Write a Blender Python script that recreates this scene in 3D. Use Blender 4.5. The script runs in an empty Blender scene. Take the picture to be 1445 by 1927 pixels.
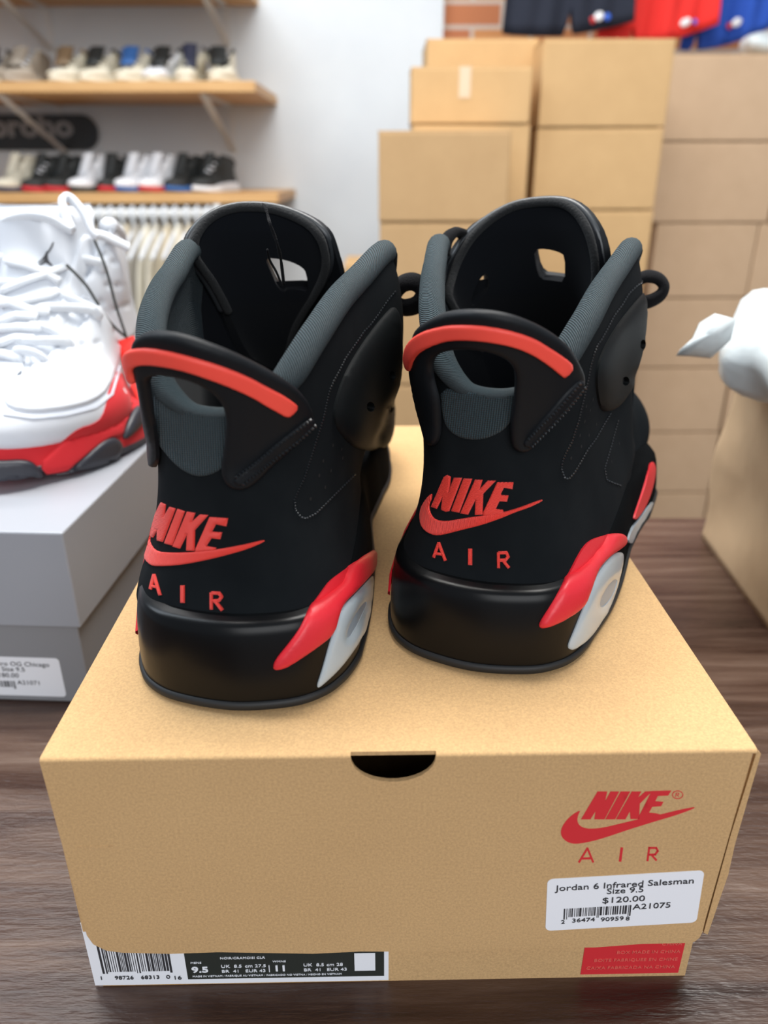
import bpy, bmesh, math, random
from mathutils import Vector, Matrix, geometry
from mathutils.bvhtree import BVHTree
random.seed(7)
sc = bpy.context.scene
COL = sc.collection
R = math.radians

# ------------------------------------------------------------------ camera
BOXH = 0.1187
CAM = Vector((0, 0, BOXH + .1784))
FPX, PITCH, ROLL = 1434.0, 0.42413, -0.00232
FW = Vector((0, math.cos(PITCH), -math.sin(PITCH)))
X0 = Vector((1, 0, 0)); U0 = X0.cross(FW)
CX = math.cos(ROLL)*X0 + math.sin(ROLL)*U0
CU = -math.sin(ROLL)*X0 + math.cos(ROLL)*U0
cd = bpy.data.cameras.new('camera'); cam = bpy.data.objects.new('camera', cd); COL.objects.link(cam)
cam.matrix_world = Matrix(((CX.x, CU.x, -FW.x, CAM.x), (CX.y, CU.y, -FW.y, CAM.y), (CX.z, CU.z, -FW.z, CAM.z), (0, 0, 0, 1)))
cd.sensor_fit = 'VERTICAL'; cd.sensor_height = 35.0; cd.lens = FPX/1927*35.0
cd.clip_start = .01; cd.clip_end = 60
cd.dof.use_dof = True; cd.dof.focus_distance = .308; cd.dof.aperture_fstop = 7.6
sc.camera = cam

# ------------------------------------------------------------------ world, lights, exposure
w = bpy.data.worlds.new('world'); sc.world = w; w.use_nodes = True
w.node_tree.nodes['Background'].inputs[0].default_value = (.80, .88, 1, 1)
w.node_tree.nodes['Background'].inputs[1].default_value = .34
sc.view_settings.view_transform = 'Standard'; sc.view_settings.look = 'None'
sc.view_settings.gamma = 1; sc.view_settings.use_curve_mapping = False
sc.view_settings.exposure = 0.27
sc.cycles.use_denoising = True
sc.cycles.max_bounces = 8

def area(name, loc, target, sx, sy, power, colour):
    l = bpy.data.lights.new(name, 'AREA'); l.shape = 'RECTANGLE'; l.size = sx; l.size_y = sy
    l.energy = power; l.color = colour
    o = bpy.data.objects.new(name, l); COL.objects.link(o); o.location = loc
    o.rotation_euler = (Vector(target)-Vector(loc)).to_track_quat('-Z', 'Y').to_euler()
    return o
area('ceiling_light_near', (.1, .62, 1.75), (.1, .62, 0), 1.3, .4, 40, (1, .975, .93))
area('ceiling_light_rear', (-.5, 1.75, 2.3), (-.5, 2.6, 0), 2.6, .3, 40, (1, .99, .98))
area('ceiling_light_left', (-1.7, .7, 1.9), (-.2, .5, .1), .5, 1.6, 24, (.80, .90, 1))
area('shop_window_light', (.6, -2.2, 1.4), (0, .4, .2), 2.6, 1.6, 46, (.97, .985, 1))

# ------------------------------------------------------------------ node material helpers
def mat(name, colour, rough=.6, metal=0, spec=.5, coat=0, sheen=0, trans=0, sss=0):
    m = bpy.data.materials.new(name); m.use_nodes = True
    b = m.node_tree.nodes['Principled BSDF']
    b.inputs['Base Color'].default_value = (*colour, 1); b.inputs['Roughness'].default_value = rough
    b.inputs['Metallic'].default_value = metal; b.inputs['Specular IOR Level'].default_value = spec
    b.inputs['Coat Weight'].default_value = coat; b.inputs['Coat Roughness'].default_value = .15
    b.inputs['Sheen Weight'].default_value = sheen; b.inputs['Transmission Weight'].default_value = trans
    if sss:
        b.inputs['Subsurface Weight'].default_value = sss; b.inputs['Subsurface Radius'].default_value = (.01, .01, .012)
        b.inputs['Subsurface Scale'].default_value = 1
    return m
def N(m, t, **k):
    n = m.node_tree.nodes.new(t)
    for a, v in k.items():
        if a in n.inputs: n.inputs[a].default_value = v
        else: setattr(n, a, v)
    return n
def L(m, a, ai, b, bi): m.node_tree.links.new(a.outputs[ai], b.inputs[bi])
def BS(m): return m.node_tree.nodes['Principled BSDF']
def coords(m, scale=(1, 1, 1), kind='Object', rot=(0, 0, 0)):
    tc = N(m, 'ShaderNodeTexCoord'); mp = N(m, 'ShaderNodeMapping')
    mp.inputs['Scale'].default_value = scale; mp.inputs['Rotation'].default_value = rot
    L(m, tc, kind, mp, 'Vector'); return mp
def noise(m, scale, detail=4, vec=None, rough=.6, dist=0):
    n = N(m, 'ShaderNodeTexNoise', Scale=scale, Detail=detail, Roughness=rough, Distortion=dist)
    if vec: L(m, vec, 0, n, 'Vector')
    return n
def ramp(m, src, stops, out=0):
    r = N(m, 'ShaderNodeValToRGB'); e = r.color_ramp.elements
    while len(e) < len(stops): e.new(.5)
    for i, (p, c) in enumerate(stops): e[i].position = p; e[i].color = (*c, 1)
    L(m, src, out, r, 'Fac'); return r
def bump(m, src, strength, dist, out=0, prev=None):
    b = N(m, 'ShaderNodeBump', Strength=strength, Distance=dist); L(m, src, out, b, 'Height')
    if prev: L(m, prev, 0, b, 'Normal')
    L(m, b, 0, BS(m), 'Normal'); return b

def cardboard(name, base, var=.12, fibre=1.0, rough=.85):
    m = mat(name, base, rough, spec=.25)
    v = coords(m); n1 = noise(m, 1000*fibre, 6, v, .8); n2 = noise(m, 14, 3, v)
    mix = N(m, 'ShaderNodeMixRGB'); mix.blend_type = 'MULTIPLY'; mix.inputs[0].default_value = 1
    r1 = ramp(m, n1, [(.3, tuple(c*(1-var*1.5) for c in base)), (.7, tuple(min(1, c*(1+var)) for c in base))])
    r2 = ramp(m, n2, [(.3, (.94, .93, .92)), (.7, (1, 1, 1))])
    L(m, r1, 0, mix, 1); L(m, r2, 0, mix, 2); L(m, mix, 0, BS(m), 'Base Color')
    bump(m, n1, .35, .0004); return m
M = {}
M['kraft'] = cardboard('kraft_board', (.60, .385, .185), .16)
M['kraft_edge'] = mat('cut_board_edge', (.30, .19, .09), .9)
M['kraft_dark'] = cardboard('kraft_inside', (.10, .07, .04), .1)
M['carton'] = cardboard('shipping_carton', (.60, .39, .19), .04, .3)
M['carton3'] = cardboard('shipping_carton_dimmed', (.50, .325, .165), .04, .3)  # same carton board, darkened: light falloff down the stacks put into the colour
M['carton2'] = cardboard('shipping_carton_pale', (.60, .42, .27), .04, .3)
M['grey_board'] = mat('grey_box_board', (.33, .345, .38), .42)
M['grey_base'] = mat('grey_box_base', (.25, .255, .27), .5)
M['sticker'] = mat('sticker_paper', (.86, .88, .93), .4)
M['ink'] = mat('black_ink', (.03, .03, .035), .6)
M['labelblack'] = mat('label_black_print', (.022, .026, .022), .5)
M['red_print'] = mat('red_print', (.62, .020, .028), .7)
M['faded'] = mat('pale_red_ink', (.72, .13, .10), .7)

m = mat('black_nubuck', (.0085, .0105, .0120), .95, spec=.07, sheen=.0); v = coords(m)
n = noise(m, 900, 4, v, .7); n2 = noise(m, 30, 3, v)
r = ramp(m, n2, [(.3, (.0062, .0078, .0092)), (.75, (.0100, .0120, .0135))]); L(m, r, 0, BS(m), 'Base Color')
bump(m, n, .25, .0002); M['nubuck'] = m
m = mat('moulded_black_rubber', (.0068, .0082, .0100), .5, spec=.18); v = coords(m); n = noise(m, 1400, 2, v); bump(m, n, .08, .0001); M['rubber'] = m
M['ankle'] = mat('ankle_panel_rubber', (.0052, .0066, .0072), .62, spec=.14)
m = mat('polished_black_midsole', (.0022, .0025, .003), .30, spec=.22, coat=.0); v = coords(m, (1, 1, .5)); n = noise(m, 260, 4, v, .6); bump(m, n, .05, .0003); M['bumper'] = m
M['midmatte'] = mat('matte_black_midsole', (.004, .0045, .005), 1.0, spec=.03)
M['outsole'] = mat('black_outsole_rubber', (.008, .009, .010), .6)
m = mat('red_leather_paint', (.66, .018, .030), .42, spec=.5); v = coords(m); n = noise(m, 700, 3, v); bump(m, n, .35, .0003); M['redpaint'] = m
M['redrubber'] = mat('bright_red_rubber', (.92, .085, .060), .45, spec=.4)
M['ice'] = mat('clear_icy_rubber', (.56, .66, .74), .22, spec=.5, coat=.3, trans=.25, sss=.3)
M['iceinner'] = mat('icy_rubber_recess', (.30, .36, .42), .3, trans=.15)
m = mat('red_embroidery_thread', (.85, .035, .02), .5, spec=.5, sheen=.1); v = coords(m, (1, 1, 1), 'UV'); n = N(m, 'ShaderNodeTexWave', Scale=8.5, Distortion=1.2, Detail=2); n.inputs['Detail Scale'].default_value = 2
L(m, v, 0, n, 'Vector'); bump(m, n, .55, .0006)
r = ramp(m, n, [(.0, (.66, .020, .014)), (.6, (.95, .055, .035))]); L(m, r, 0, BS(m), 'Base Color'); M['thread'] = m
M['stitch'] = mat('black_thread', (.016, .019, .022), .35, spec=.5)
M['hole'] = mat('punched_hole', (.002, .002, .002), .9)
M['blackcloth'] = mat('black_lining', (.004, .005, .007), .95, spec=.1, sheen=.06)
m = mat('fuzzy_tongue_edge', (.007, .008, .009), .95, sheen=.06); n = noise(m, 900, 4, coords(m)); bump(m, n, .9, .001); M['fuzz'] = m

def knit_mat(name, sx, sy, col=(.022, .040, .048), mixw=.35, diag=False):
    m = mat(name, col, .9, spec=.2, sheen=.10)
    v = coords(m, (sx, sy, 1), 'UV')
    w1 = N(m, 'ShaderNodeTexWave', Scale=1.0, Distortion=1.0, Detail=2); w1.inputs['Detail Scale'].default_value = 2
    w1.bands_direction = 'DIAGONAL' if diag else 'X'; L(m, v, 0, w1, 'Vector')
    w2 = N(m, 'ShaderNodeTexWave', Scale=1.6, Distortion=2.0, Detail=2); w2.bands_direction = 'Y'; L(m, v, 0, w2, 'Vector')
    mx = N(m, 'ShaderNodeMixRGB'); mx.inputs[0].default_value = mixw; L(m, w1, 1, mx, 1); L(m, w2, 1, mx, 2)
    r = ramp(m, mx, [(.15, tuple(c*.30 for c in col)), (.85, tuple(c*1.9 for c in col))]); L(m, r, 0, BS(m), 'Base Color')
    bump(m, mx, 1.0, .0009); return m
M['knit_roll'] = knit_mat('teal_ribbed_knit_collar', 160, 16.0, mixw=.10, diag=True)
M['knit'] = knit_mat('teal_ribbed_knit', 1, .7)
M['lace'] = mat('black_lace', (.005, .005, .006), .95, spec=.15, sheen=.03); n = noise(M['lace'], 1500, 2, coords(M['lace'])); bump(M['lace'], n, .8, .0008)
m = mat('insole_print', (.04, .012, .012), .9); n = noise(m, 500, 3, coords(m)); r = ramp(m, n, [(.4, (.006, .005, .006)), (.65, (.07, .02, .02))]); L(m, r, 0, BS(m), 'Base Color'); M['insole'] = m

# white shoe
m = mat('white_leather', (.67, .70, .75), .42, spec=.4, sss=0); n = noise(m, 420, 3, coords(m)); bump(m, n, .06, .0003); M['wleather'] = m
M['wlace'] = mat('white_lace', (.70, .73, .77), .9, sheen=.2)
M['redsuede'] = mat('red_suede', (.62, .012, .02), .8, sheen=.1)
M['podrub'] = mat('dark_rubber_pod', (.028, .030, .040), .4)
M['wline'] = mat('white_thread', (.62, .66, .74), .7)
M['redtag'] = mat('red_plastic_tag', (.80, .035, .025), .35)
M['cord'] = mat('dark_cord', (.05, .055, .05), .7)

# room
m = mat('painted_plaster', (.70, .74, .765), .85); n = noise(m, 3, 3, coords(m)); r = ramp(m, n, [(.3, (.67, .71, .74)), (.7, (.73, .77, .79))]); L(m, r, 0, BS(m), 'Base Color'); M['plaster'] = m
m = mat('brick', (.5, .25, .12), .85); v = coords(m, (1, 1, 1), 'Object', (R(90), 0, 0)); b = N(m, 'ShaderNodeTexBrick', Scale=1.0)
b.inputs['Brick Width'].default_value = .21; b.inputs['Row Height'].default_value = .075; b.inputs['Mortar Size'].default_value = .007
b.inputs['Color1'].default_value = (.60, .27, .10, 1); b.inputs['Color2'].default_value = (.46, .15, .07, 1); b.inputs['Mortar'].default_value = (.55, .47, .40, 1)
L(m, v, 0, b, 'Vector'); L(m, b, 0, BS(m), 'Base Color'); M['brick'] = m
M['floorm'] = mat('concrete_floor', (.22, .20, .19), .6)
M['ceil'] = mat('ceiling_white', (.8, .8, .8), .9)
m = mat('dark_plank', (.08, .05, .04), .34, spec=.45)
v = coords(m, (1.2, 26, 1)); n = noise(m, 2.4, 8, v, .72, .6); v2 = coords(m, (.9, 9, 1)); n2 = noise(m, 1.3, 4, v2, .6, .3)
mx = N(m, 'ShaderNodeMixRGB'); mx.inputs[0].default_value = .5; L(m, n, 0, mx, 1); L(m, n2, 0, mx, 2)
r = ramp(m, mx, [(.36, (.014, .007, .005)), (.47, (.050, .024, .016)), (.56, (.100, .058, .040)), (.68, (.26, .19, .15))]); L(m, r, 0, BS(m), 'Base Color')
v3 = coords(m, (60, 900, 1)); n3 = noise(m, 1, 3, v3, .6); n4 = noise(m, 160, 3, coords(m, (.6, 2, 1)), .6)
b1 = bump(m, n4, .45, .0012); bump(m, n3, .5, .0004, prev=b1)
rr = ramp(m, n, [(.3, (.22,)*3), (.7, (.45,)*3)]); L(m, rr, 0, BS(m), 'Roughness'); M['table'] = m
m = mat('pine_board', (.62, .36, .15), .5); v = coords(m, (1.5, 30, 30)); n = noise(m, 2, 5, v, .6); r = ramp(m, n, [(.3, (.50, .26, .09)), (.7, (.72, .44, .19))]); L(m, r, 0, BS(m), 'Base Color'); M['pine'] = m
M['white_metal'] = mat('white_painted_metal', (.72, .73, .72), .4)
M['chrome'] = mat('steel_tube', (.55, .56, .56), .3, metal=.9)
m = mat('crumpled_kraft_paper', (.50, .35, .21), .75, spec=.3); n = noise(m, 9, 3, coords(m, (1, 1, .6))); n2 = noise(m, 60, 3, coords(m)); b1 = bump(m, n, .5, .02); bump(m, n2, .12, .003, prev=b1); M['bag'] = m
m = mat('white_poly_film', (.56, .61, .62), .35, spec=.5); n = noise(m, 22, 3, coords(m), .55, .8); bump(m, n, .35, .01); M['poly'] = m
CLO = {k: mat(k+'_cloth', c, .9) for k, c in dict(cream=(.66, .58, .44), ivory=(.74, .70, .60), white=(.75, .75, .74), tan=(.48, .34, .20), stone=(.48, .45, .40), navy=(.012, .016, .030), red=(.78, .028, .022), blue=(.020, .085, .45)).items()}
def pm(name, c, r=.6):
    if name not in M: M[name] = mat(name, c, r)
    return M[name]

# ------------------------------------------------------------------ object helpers
def thing(name, label, cat, loc=(0, 0, 0), rot=(0, 0, 0), group=None):
    o = bpy.data.objects.new(name, None); COL.objects.link(o); o.empty_display_size = .02
    o.location = loc; o.rotation_euler = rot; o['label'] = label; o['category'] = cat
    if group: o['group'] = group
    return o
def tag(o, label, cat, group=None):
    o['label'] = label; o['category'] = cat
    if group: o['group'] = group
    return o
def link(name, me, material, parent=None, smooth=False, world=False):
    o = bpy.data.objects.new(name, me); COL.objects.link(o)
    if material is not None: me.materials.append(material)
    if smooth:
        for p in me.polygons: p.use_smooth = True
    if parent is not None:
        o.parent = parent
        if world: o.matrix_parent_inverse = chain(parent).inverted()
    return o
def chain(o):
    mm = o.matrix_basis.copy()
    if o.parent: mm = chain(o.parent) @ o.matrix_parent_inverse @ mm
    return mm
def mesh(name, vs, fs, material, parent=None, smooth=False, world=False, uvs=None):
    me = bpy.data.meshes.new(name); me.from_pydata([tuple(v) for v in vs], [], fs); me.update()
    if uvs:
        ul = me.uv_layers.new(name='UVMap')
        for lp in me.loops: ul.data[lp.index].uv = uvs[lp.vertex_index]
    return link(name, me, material, parent, smooth, world)
def bmobj(name, bm, material, parent=None, smooth=False, world=False):
    me = bpy.data.meshes.new(name); bmesh.ops.recalc_face_normals(bm, faces=bm.faces); bm.to_mesh(me); bm.free()
    return link(name, me, material, parent, smooth, world)
def box_bm(bm, c, s, rz=0, bev=0):
    r = bmesh.ops.create_cube(bm, size=1, matrix=Matrix.Translation(c) @ Matrix.Rotation(rz, 4, 'Z') @ Matrix.Diagonal((*s, 1)))
    if bev:
        es = list({e for v in r['verts'] for e in v.link_edges})
        bmesh.ops.bevel(bm, geom=es, offset=bev, segments=2, affect='EDGES', profile=.5)
def box(name, c, s, material, parent=None, rz=0, bev=0, world=False):
    bm = bmesh.new(); box_bm(bm, c, s, rz, bev); return bmobj(name, bm, material, parent, False, world)
def grid_faces(nu, nv, closed=False, flip=False):
    f = []
    for i in range(nu if closed else nu-1):
        for j in range(nv-1):
            a, b = i*nv+j, ((i+1) % nu)*nv+j; q = (a, b, b+1, a+1)
            f.append(q[::-1] if flip else q)
    return f
def gridmesh(name, rows, material, parent=None, closed=False, uvs=True, flip=False, caps=False, world=False):
    nu, nv = len(rows), len(rows[0]); vs = [p for r_ in rows for p in r_]
    uv = [(i/(nu-1), j/(nv-1)) for i in range(nu) for j in range(nv)] if uvs else None
    fs = grid_faces(nu, nv, closed, flip)
    if caps: fs += [tuple(i*nv for i in range(nu))[::-1], tuple(i*nv+nv-1 for i in range(nu))]
    return mesh(name, vs, fs, material, parent, True, world, uv)
def cat(pts, t):
    n = len(pts)-1; t = max(0, min(n-1e-9, t)); i = int(t); f = t-i
    p = [pts[max(0, min(n, k))] for k in (i-1, i, i+1, i+2)]
    return tuple(.5*((2*b)+(-a+c)*f+(2*a-5*b+4*c-d)*f*f+(-a+3*b-3*c+d)*f**3) for a, b, c, d in zip(*p))
def catm(pts, t, neg):
    """catmull-rom whose two ends lie on the mirror axis (components in neg change sign across it)"""
    n = len(pts)-1; t = max(0, min(n-1e-9, t)); i = int(t); f = t-i; p = []
    for k in (i-1, i, i+1, i+2):
        if k < 0: p.append(tuple(-c if j in neg else c for j, c in enumerate(pts[-k])))
        elif k > n: p.append(tuple(-c if j in neg else c for j, c in enumerate(pts[2*n-k])))
        else: p.append(pts[k])
    return tuple(.5*((2*b)+(-a+c)*f+(2*a-5*b+4*c-d)*f*f+(-a+3*b-3*c+d)*f**3) for a, b, c, d in zip(*p))
def lerp_tab(tab, x):
    if x <= tab[0][0]: return tab[0][1]
    for (a, va), (b, vb) in zip(tab, tab[1:]):
        if x <= b:
            t = (x-a)/(b-a); t = t*t*(3-2*t) if False else t
            return va+(vb-va)*t
    return tab[-1][1]
def tube(name, pts, rad, material, parent=None, closed=False, n=10, world=False, flat=1.0, res=None, caps=True):
    pts = [Vector(p) for p in pts]
    if res:
        m_ = len(pts); src = [tuple(p) for p in pts]
        pts = [Vector(cat(src, (m_-1)*k/res)) for k in range(res+1)]
    rows = []; prev = None
    for i, p in enumerate(pts):
        a = pts[i-1] if (i or closed) else p; b = pts[(i+1) % len(pts)] if (i < len(pts)-1 or closed) else p
        t = (b-a).normalized()
        if prev is None: u = t.orthogonal().normalized()
        else:
            u = prev-prev.dot(t)*t
            u = u.normalized() if u.length > 1e-6 else t.orthogonal().normalized()
        prev = u; v_ = t.cross(u); rr_ = rad(i/(len(pts)-1)) if callable(rad) else rad
        rows.append([p+(u*math.cos(2*math.pi*k/n)*flat+v_*math.sin(2*math.pi*k/n))*rr_ for k in range(n)])
    L_ = len(rows); vs = [q for r_ in rows for q in r_]; fs = []
    for i in range(L_ if closed else L_-1):
        for k in range(n):
            fs.append((i*n+k, i*n+(k+1) % n, ((i+1) % L_)*n+(k+1) % n, ((i+1) % L_)*n+k))
    if not closed and caps: fs += [tuple(range(n))[::-1], tuple((L_-1)*n+k for k in range(n))]
    uv = [(i/(L_-1), k/n) for i in range(L_) for k in range(n)]
    return mesh(name, vs, fs, material, parent, True, world, uv)

# a pixel of the photograph as a ray into the place
def ray(px, py): return (CX*((px-722.5)/FPX) - CU*((py-963.5)/FPX) + FW).normalized()
def at_y(px, py, Y): d = ray(px, py); return CAM + d*(Y/d.y)
def at_z(px, py, Z): d = ray(px, py); return CAM + d*((Z-CAM.z)/d.z)
def T(x0, y0, s, pts): return [(x0+x/s, y0+y/s) for x, y in pts]
def pip(p, poly):
    x, y = p; c = False; n = len(poly); j = n-1
    for i in range(n):
        xi, yi = poly[i]; xj, yj = poly[j]
        if (yi > y) != (yj > y) and x < (xj-xi)*(y-yi)/(yj-yi)+xi: c = not c
        j = i
    return c
def dseg(p, poly):
    best = 1e9; x, y = p; n = len(poly)
    for i in range(n):
        ax, ay = poly[i]; bx, by = poly[(i+1) % n]; dx, dy = bx-ax, by-ay; l2 = dx*dx+dy*dy
        t = 0 if l2 == 0 else max(0, min(1, ((x-ax)*dx+(y-ay)*dy)/l2)); d = (x-ax-t*dx)**2+(y-ay-t*dy)**2
        if d < best: best = d
    return math.sqrt(best)
def smoothpoly(poly, k=1):
    for _ in range(k):
        out = []
        for i in range(len(poly)):
            a, b = poly[i], poly[(i+1) % len(poly)]
            out += [(a[0]*.75+b[0]*.25, a[1]*.75+b[1]*.25), (a[0]*.25+b[0]*.75, a[1]*.25+b[1]*.75)]
        poly = out
    return poly
def dens(poly, step):
    out = []
    for i in range(len(poly)):
        a, b = poly[i], poly[(i+1) % len(poly)]; k = max(1, int(math.hypot(b[0]-a[0], b[1]-a[1])/step))
        out += [(a[0]+(b[0]-a[0])*j/k, a[1]+(b[1]-a[1])*j/k) for j in range(k)]
    return out
def triangulate(outer, holes, step, rings=()):
    outer = dens(outer, step); holes = [dens(h, step) for h in holes]
    pts = list(outer); faces = [list(range(len(outer)))]
    for h in holes:
        faces.append(list(range(len(pts), len(pts)+len(h)))); pts += h
    area_ = sum(a[0]*b[1]-b[0]*a[1] for a, b in zip(outer, outer[1:]+outer[:1])); sg = 1 if area_ > 0 else -1
    rmax = 0
    for r_ in rings:
        last = None
        for i, p in enumerate(outer):
            a, b = outer[i-1], outer[(i+1) % len(outer)]; dx, dy = b[0]-a[0], b[1]-a[1]; l = math.hypot(dx, dy) or 1
            q_ = (p[0]-dy/l*r_*sg, p[1]+dx/l*r_*sg)
            if pip(q_, outer) and dseg(q_, outer) > r_*.93 and all(not pip(q_, h) and dseg(q_, h) > step*.4 for h in holes) and (last is None or math.hypot(q_[0]-last[0], q_[1]-last[1]) > step*.45):
                pts.append(q_); last = q_
        rmax = r_
    xs = [p[0] for p in outer]; ys = [p[1] for p in outer]; y = min(ys)+step*.5; row = 0
    while y < max(ys):
        x = min(xs)+(step*.5 if row % 2 else 0)
        while x < max(xs):
            if pip((x, y), outer) and dseg((x, y), outer) > rmax+step*.55 and all(not pip((x, y), h) and dseg((x, y), h) > step*.55 for h in holes): pts.append((x, y))
            x += step
        y += step*.87; row += 1
    edges = [(f[i], f[(i+1) % len(f)]) for f in faces for i in range(len(f))]
    r_ = geometry.delaunay_2d_cdt([Vector(p) for p in pts], edges, [], 0, 1e-7)
    V, F = r_[0], r_[2]; keep = []
    for f in F:
        c = (sum(V[i][0] for i in f)/len(f), sum(V[i][1] for i in f)/len(f))
        if pip(c, outer) and not any(pip(c, h) for h in holes): keep.append(tuple(f))
    used = sorted({i for f in keep for i in f}); mp = {a: b for b, a in enumerate(used)}
    return [(V[i][0], V[i][1]) for i in used], [tuple(mp[i] for i in f) for f in keep], outer, holes
class Surf:
    """a smooth surface (its own mesh) that trims are laid on; frame = local frame of its thing"""
    def __init__(s, rows_list, frame):
        vs, fs = [], []
        for rows, closed, flip in rows_list:
            b = len(vs); nu, nv = len(rows), len(rows[0]); vs += [Vector(p) for r_ in rows for p in r_]
            fs += [tuple(b+i for i in f) for f in grid_faces(nu, nv, closed, flip)]
        s.tree = BVHTree.FromPolygons(vs, fs); s.frame = frame; s.inv = frame.inverted()
        s.o = s.inv @ CAM; s.rot = s.inv.to_3x3()
        s.vs, s.fs = vs, fs; s.sgn = 0; s.vote = 0
        nn = [Vector() for _ in vs]
        for f in fs:
            q = [vs[i] for i in f]; n_ = (q[2]-q[0]).cross(q[3]-q[1])
            for i in f: nn[i] += n_
        s.nn = [n_.normalized() if n_.length else Vector((0, 0, 1)) for n_ in nn]
    def normal(s, p, idx):
        f = s.fs[idx]; n_ = Vector()
        for i in f: n_ += s.nn[i]/((s.vs[i]-p).length+1e-5)
        return n_.normalized()
    def hit(s, px, py):
        d = (s.rot @ ray(px, py)).normalized(); h = s.tree.ray_cast(s.o, d)
        if h[0] is None:
            q = None; best = 9
            for k in range(40):
                p = s.o+d*(.2+.012*k); g = s.tree.find_nearest(p)
                if g[0] is not None and g[3] < best: best = g[3]; q = g
            h = q
        n_ = s.normal(h[0], h[2])
        if s.vote < 40:
            s.sgn += -1 if n_.dot(d) > .25 else (1 if n_.dot(d) < -.25 else 0); s.vote += 1
        return h[0], (n_ if s.sgn >= 0 else -n_)
def patch(name, S, outer, holes=(), th=.001, off=0.0, material=None, parent=None, step=5, rnd=0, smooth=0, back=.0006, uvs=60.0, edge=.25, uvrot=0, hsharp=False, dim=(), relax=0):
    if smooth: outer = smoothpoly(outer, smooth); holes = [smoothpoly(h, smooth) for h in holes]
    P, F, outer, holes = triangulate(outer, list(holes), step, [rnd*f_ for f_ in ((.12, .3, .6, 1) if rnd > 12 else (.3, .8))] if rnd else ())
    S.sgn = 0; S.vote = 0
    for x, y in P[-40:]: S.hit(x, y)
    S.vote = 99
    n = len(P); vs = [None]*(2*n); uv = []
    cu, su = math.cos(uvrot), math.sin(uvrot)
    for i, (x, y) in enumerate(P):
        h, nr = S.hit(x, y)
        k = 1.0
        if rnd:
            d = min([dseg((x, y), outer)]+([] if hsharp else [dseg((x, y), q) for q in holes])); q_ = min(1, d/rnd); k = edge+(1-edge)*math.sqrt(max(0, 1-(1-q_)**2))
        for (dx_, dy_, dr_, dd_) in dim: k -= dd_*math.exp(-((x-dx_)**2+(y-dy_)**2)/dr_**2)
        vs[i] = h+nr*(off+th*k); vs[i+n] = h+nr*(off-back)
        uv.append(((x*cu+y*su)/uvs, (-x*su+y*cu)/uvs))
    ec = {}
    for f in F:
        for a, b in zip(f, f[1:]+f[:1]): ec[(a, b)] = 1
    if relax:
        nb = [set() for _ in range(n)]; bn = [set() for _ in range(n)]
        for (a, b) in ec:
            nb[a].add(b); nb[b].add(a)
            if (b, a) not in ec: bn[a].add(b); bn[b].add(a)
        for _ in range(relax):
            for o_ in (0, n):
                new = []
                for i in range(n):
                    q_ = bn[i] or nb[i]
                    new.append(vs[i+o_].lerp(sum((vs[j+o_] for j in q_), Vector())/len(q_), .5) if q_ else vs[i+o_])
                vs[o_:o_+n] = new
    fs = []
    for f in F: fs.append(f); fs.append(tuple(i+n for i in f[::-1]))
    for (a, b) in ec:
        if (b, a) not in ec: fs.append((b, a, a+n, b+n))
    me = bpy.data.meshes.new(name); me.from_pydata([tuple(v) for v in vs], [], fs); me.update()
    bm = bmesh.new(); bm.from_mesh(me); bmesh.ops.recalc_face_normals(bm, faces=bm.faces)
    for e in bm.edges:
        if len(e.link_faces) == 2 and e.calc_face_angle(0) > R(50): e.smooth = False
    bm.to_mesh(me); bm.free()
    ul = me.uv_layers.new(name='UVMap')
    for lp in me.loops: ul.data[lp.index].uv = uv[lp.vertex_index % n]
    return link(name, me, material, parent, True)
def path_len(pl):
    return sum(math.hypot(b[0]-a[0], b[1]-a[1]) for a, b in zip(pl, pl[1:]))
def along(pl, d):
    for a, b in zip(pl, pl[1:]):
        l = math.hypot(b[0]-a[0], b[1]-a[1])
        if d <= l: return (a[0]+(b[0]-a[0])*d/l, a[1]+(b[1]-a[1])*d/l)
        d -= l
    return pl[-1]
def stitches(name, S, lines, parent, material=None, pitch=5.5, dash=.62, wid=.00035, off=.0002, hgt=.0004):
    vs, fs = [], []
    for pl in lines:
        Lt = path_len(pl); d = 0
        while d+pitch*dash < Lt:
            a, b = along(pl, d), along(pl, d+pitch*dash); d += pitch
            pa, na = S.hit(*a); pb, nb = S.hit(*b)
            if (pa-pb).length > .01 or (pa-pb).length < 1e-5: continue
            t = (pb-pa).normalized(); s_ = t.cross(na).normalized()*wid; base = len(vs)
            mid = (pa+pb)/2+na*(off+hgt*1.5)
            vs += [pa+na*off-s_, pa+na*off+s_, pb+nb*off+s_, pb+nb*off-s_, pa+na*(off+hgt*.4), mid-s_*.7, mid+s_*.7, pb+nb*(off+hgt*.4)]
            b0 = base
            fs += [(b0+4, b0+5, b0+6), (b0+7, b0+6, b0+5), (b0, b0+5, b0+4), (b0, b0+3, b0+5), (b0+3, b0+7, b0+5), (b0+1, b0+4, b0+6), (b0+1, b0+6, b0+2), (b0+2, b0+6, b0+7), (b0, b0+4, b0+1), (b0+2, b0+7, b0+3)]
    return mesh(name, vs, fs, material or M['stitch'], parent)
def strokes(lines, w_):
    """thick strokes as px polygons"""
    out = []
    for a, b in lines:
        dx, dy = b[0]-a[0], b[1]-a[1]; l = math.hypot(dx, dy); nx, ny = -dy/l*w_/2, dx/l*w_/2
        ex, ey = dx/l*w_*.2, dy/l*w_*.2
        out.append([(a[0]+nx-ex, a[1]+ny-ey), (b[0]+nx+ex, b[1]+ny+ey), (b[0]-nx+ex, b[1]-ny+ey), (a[0]-nx-ex, a[1]-ny-ey)])
    return out
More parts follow.
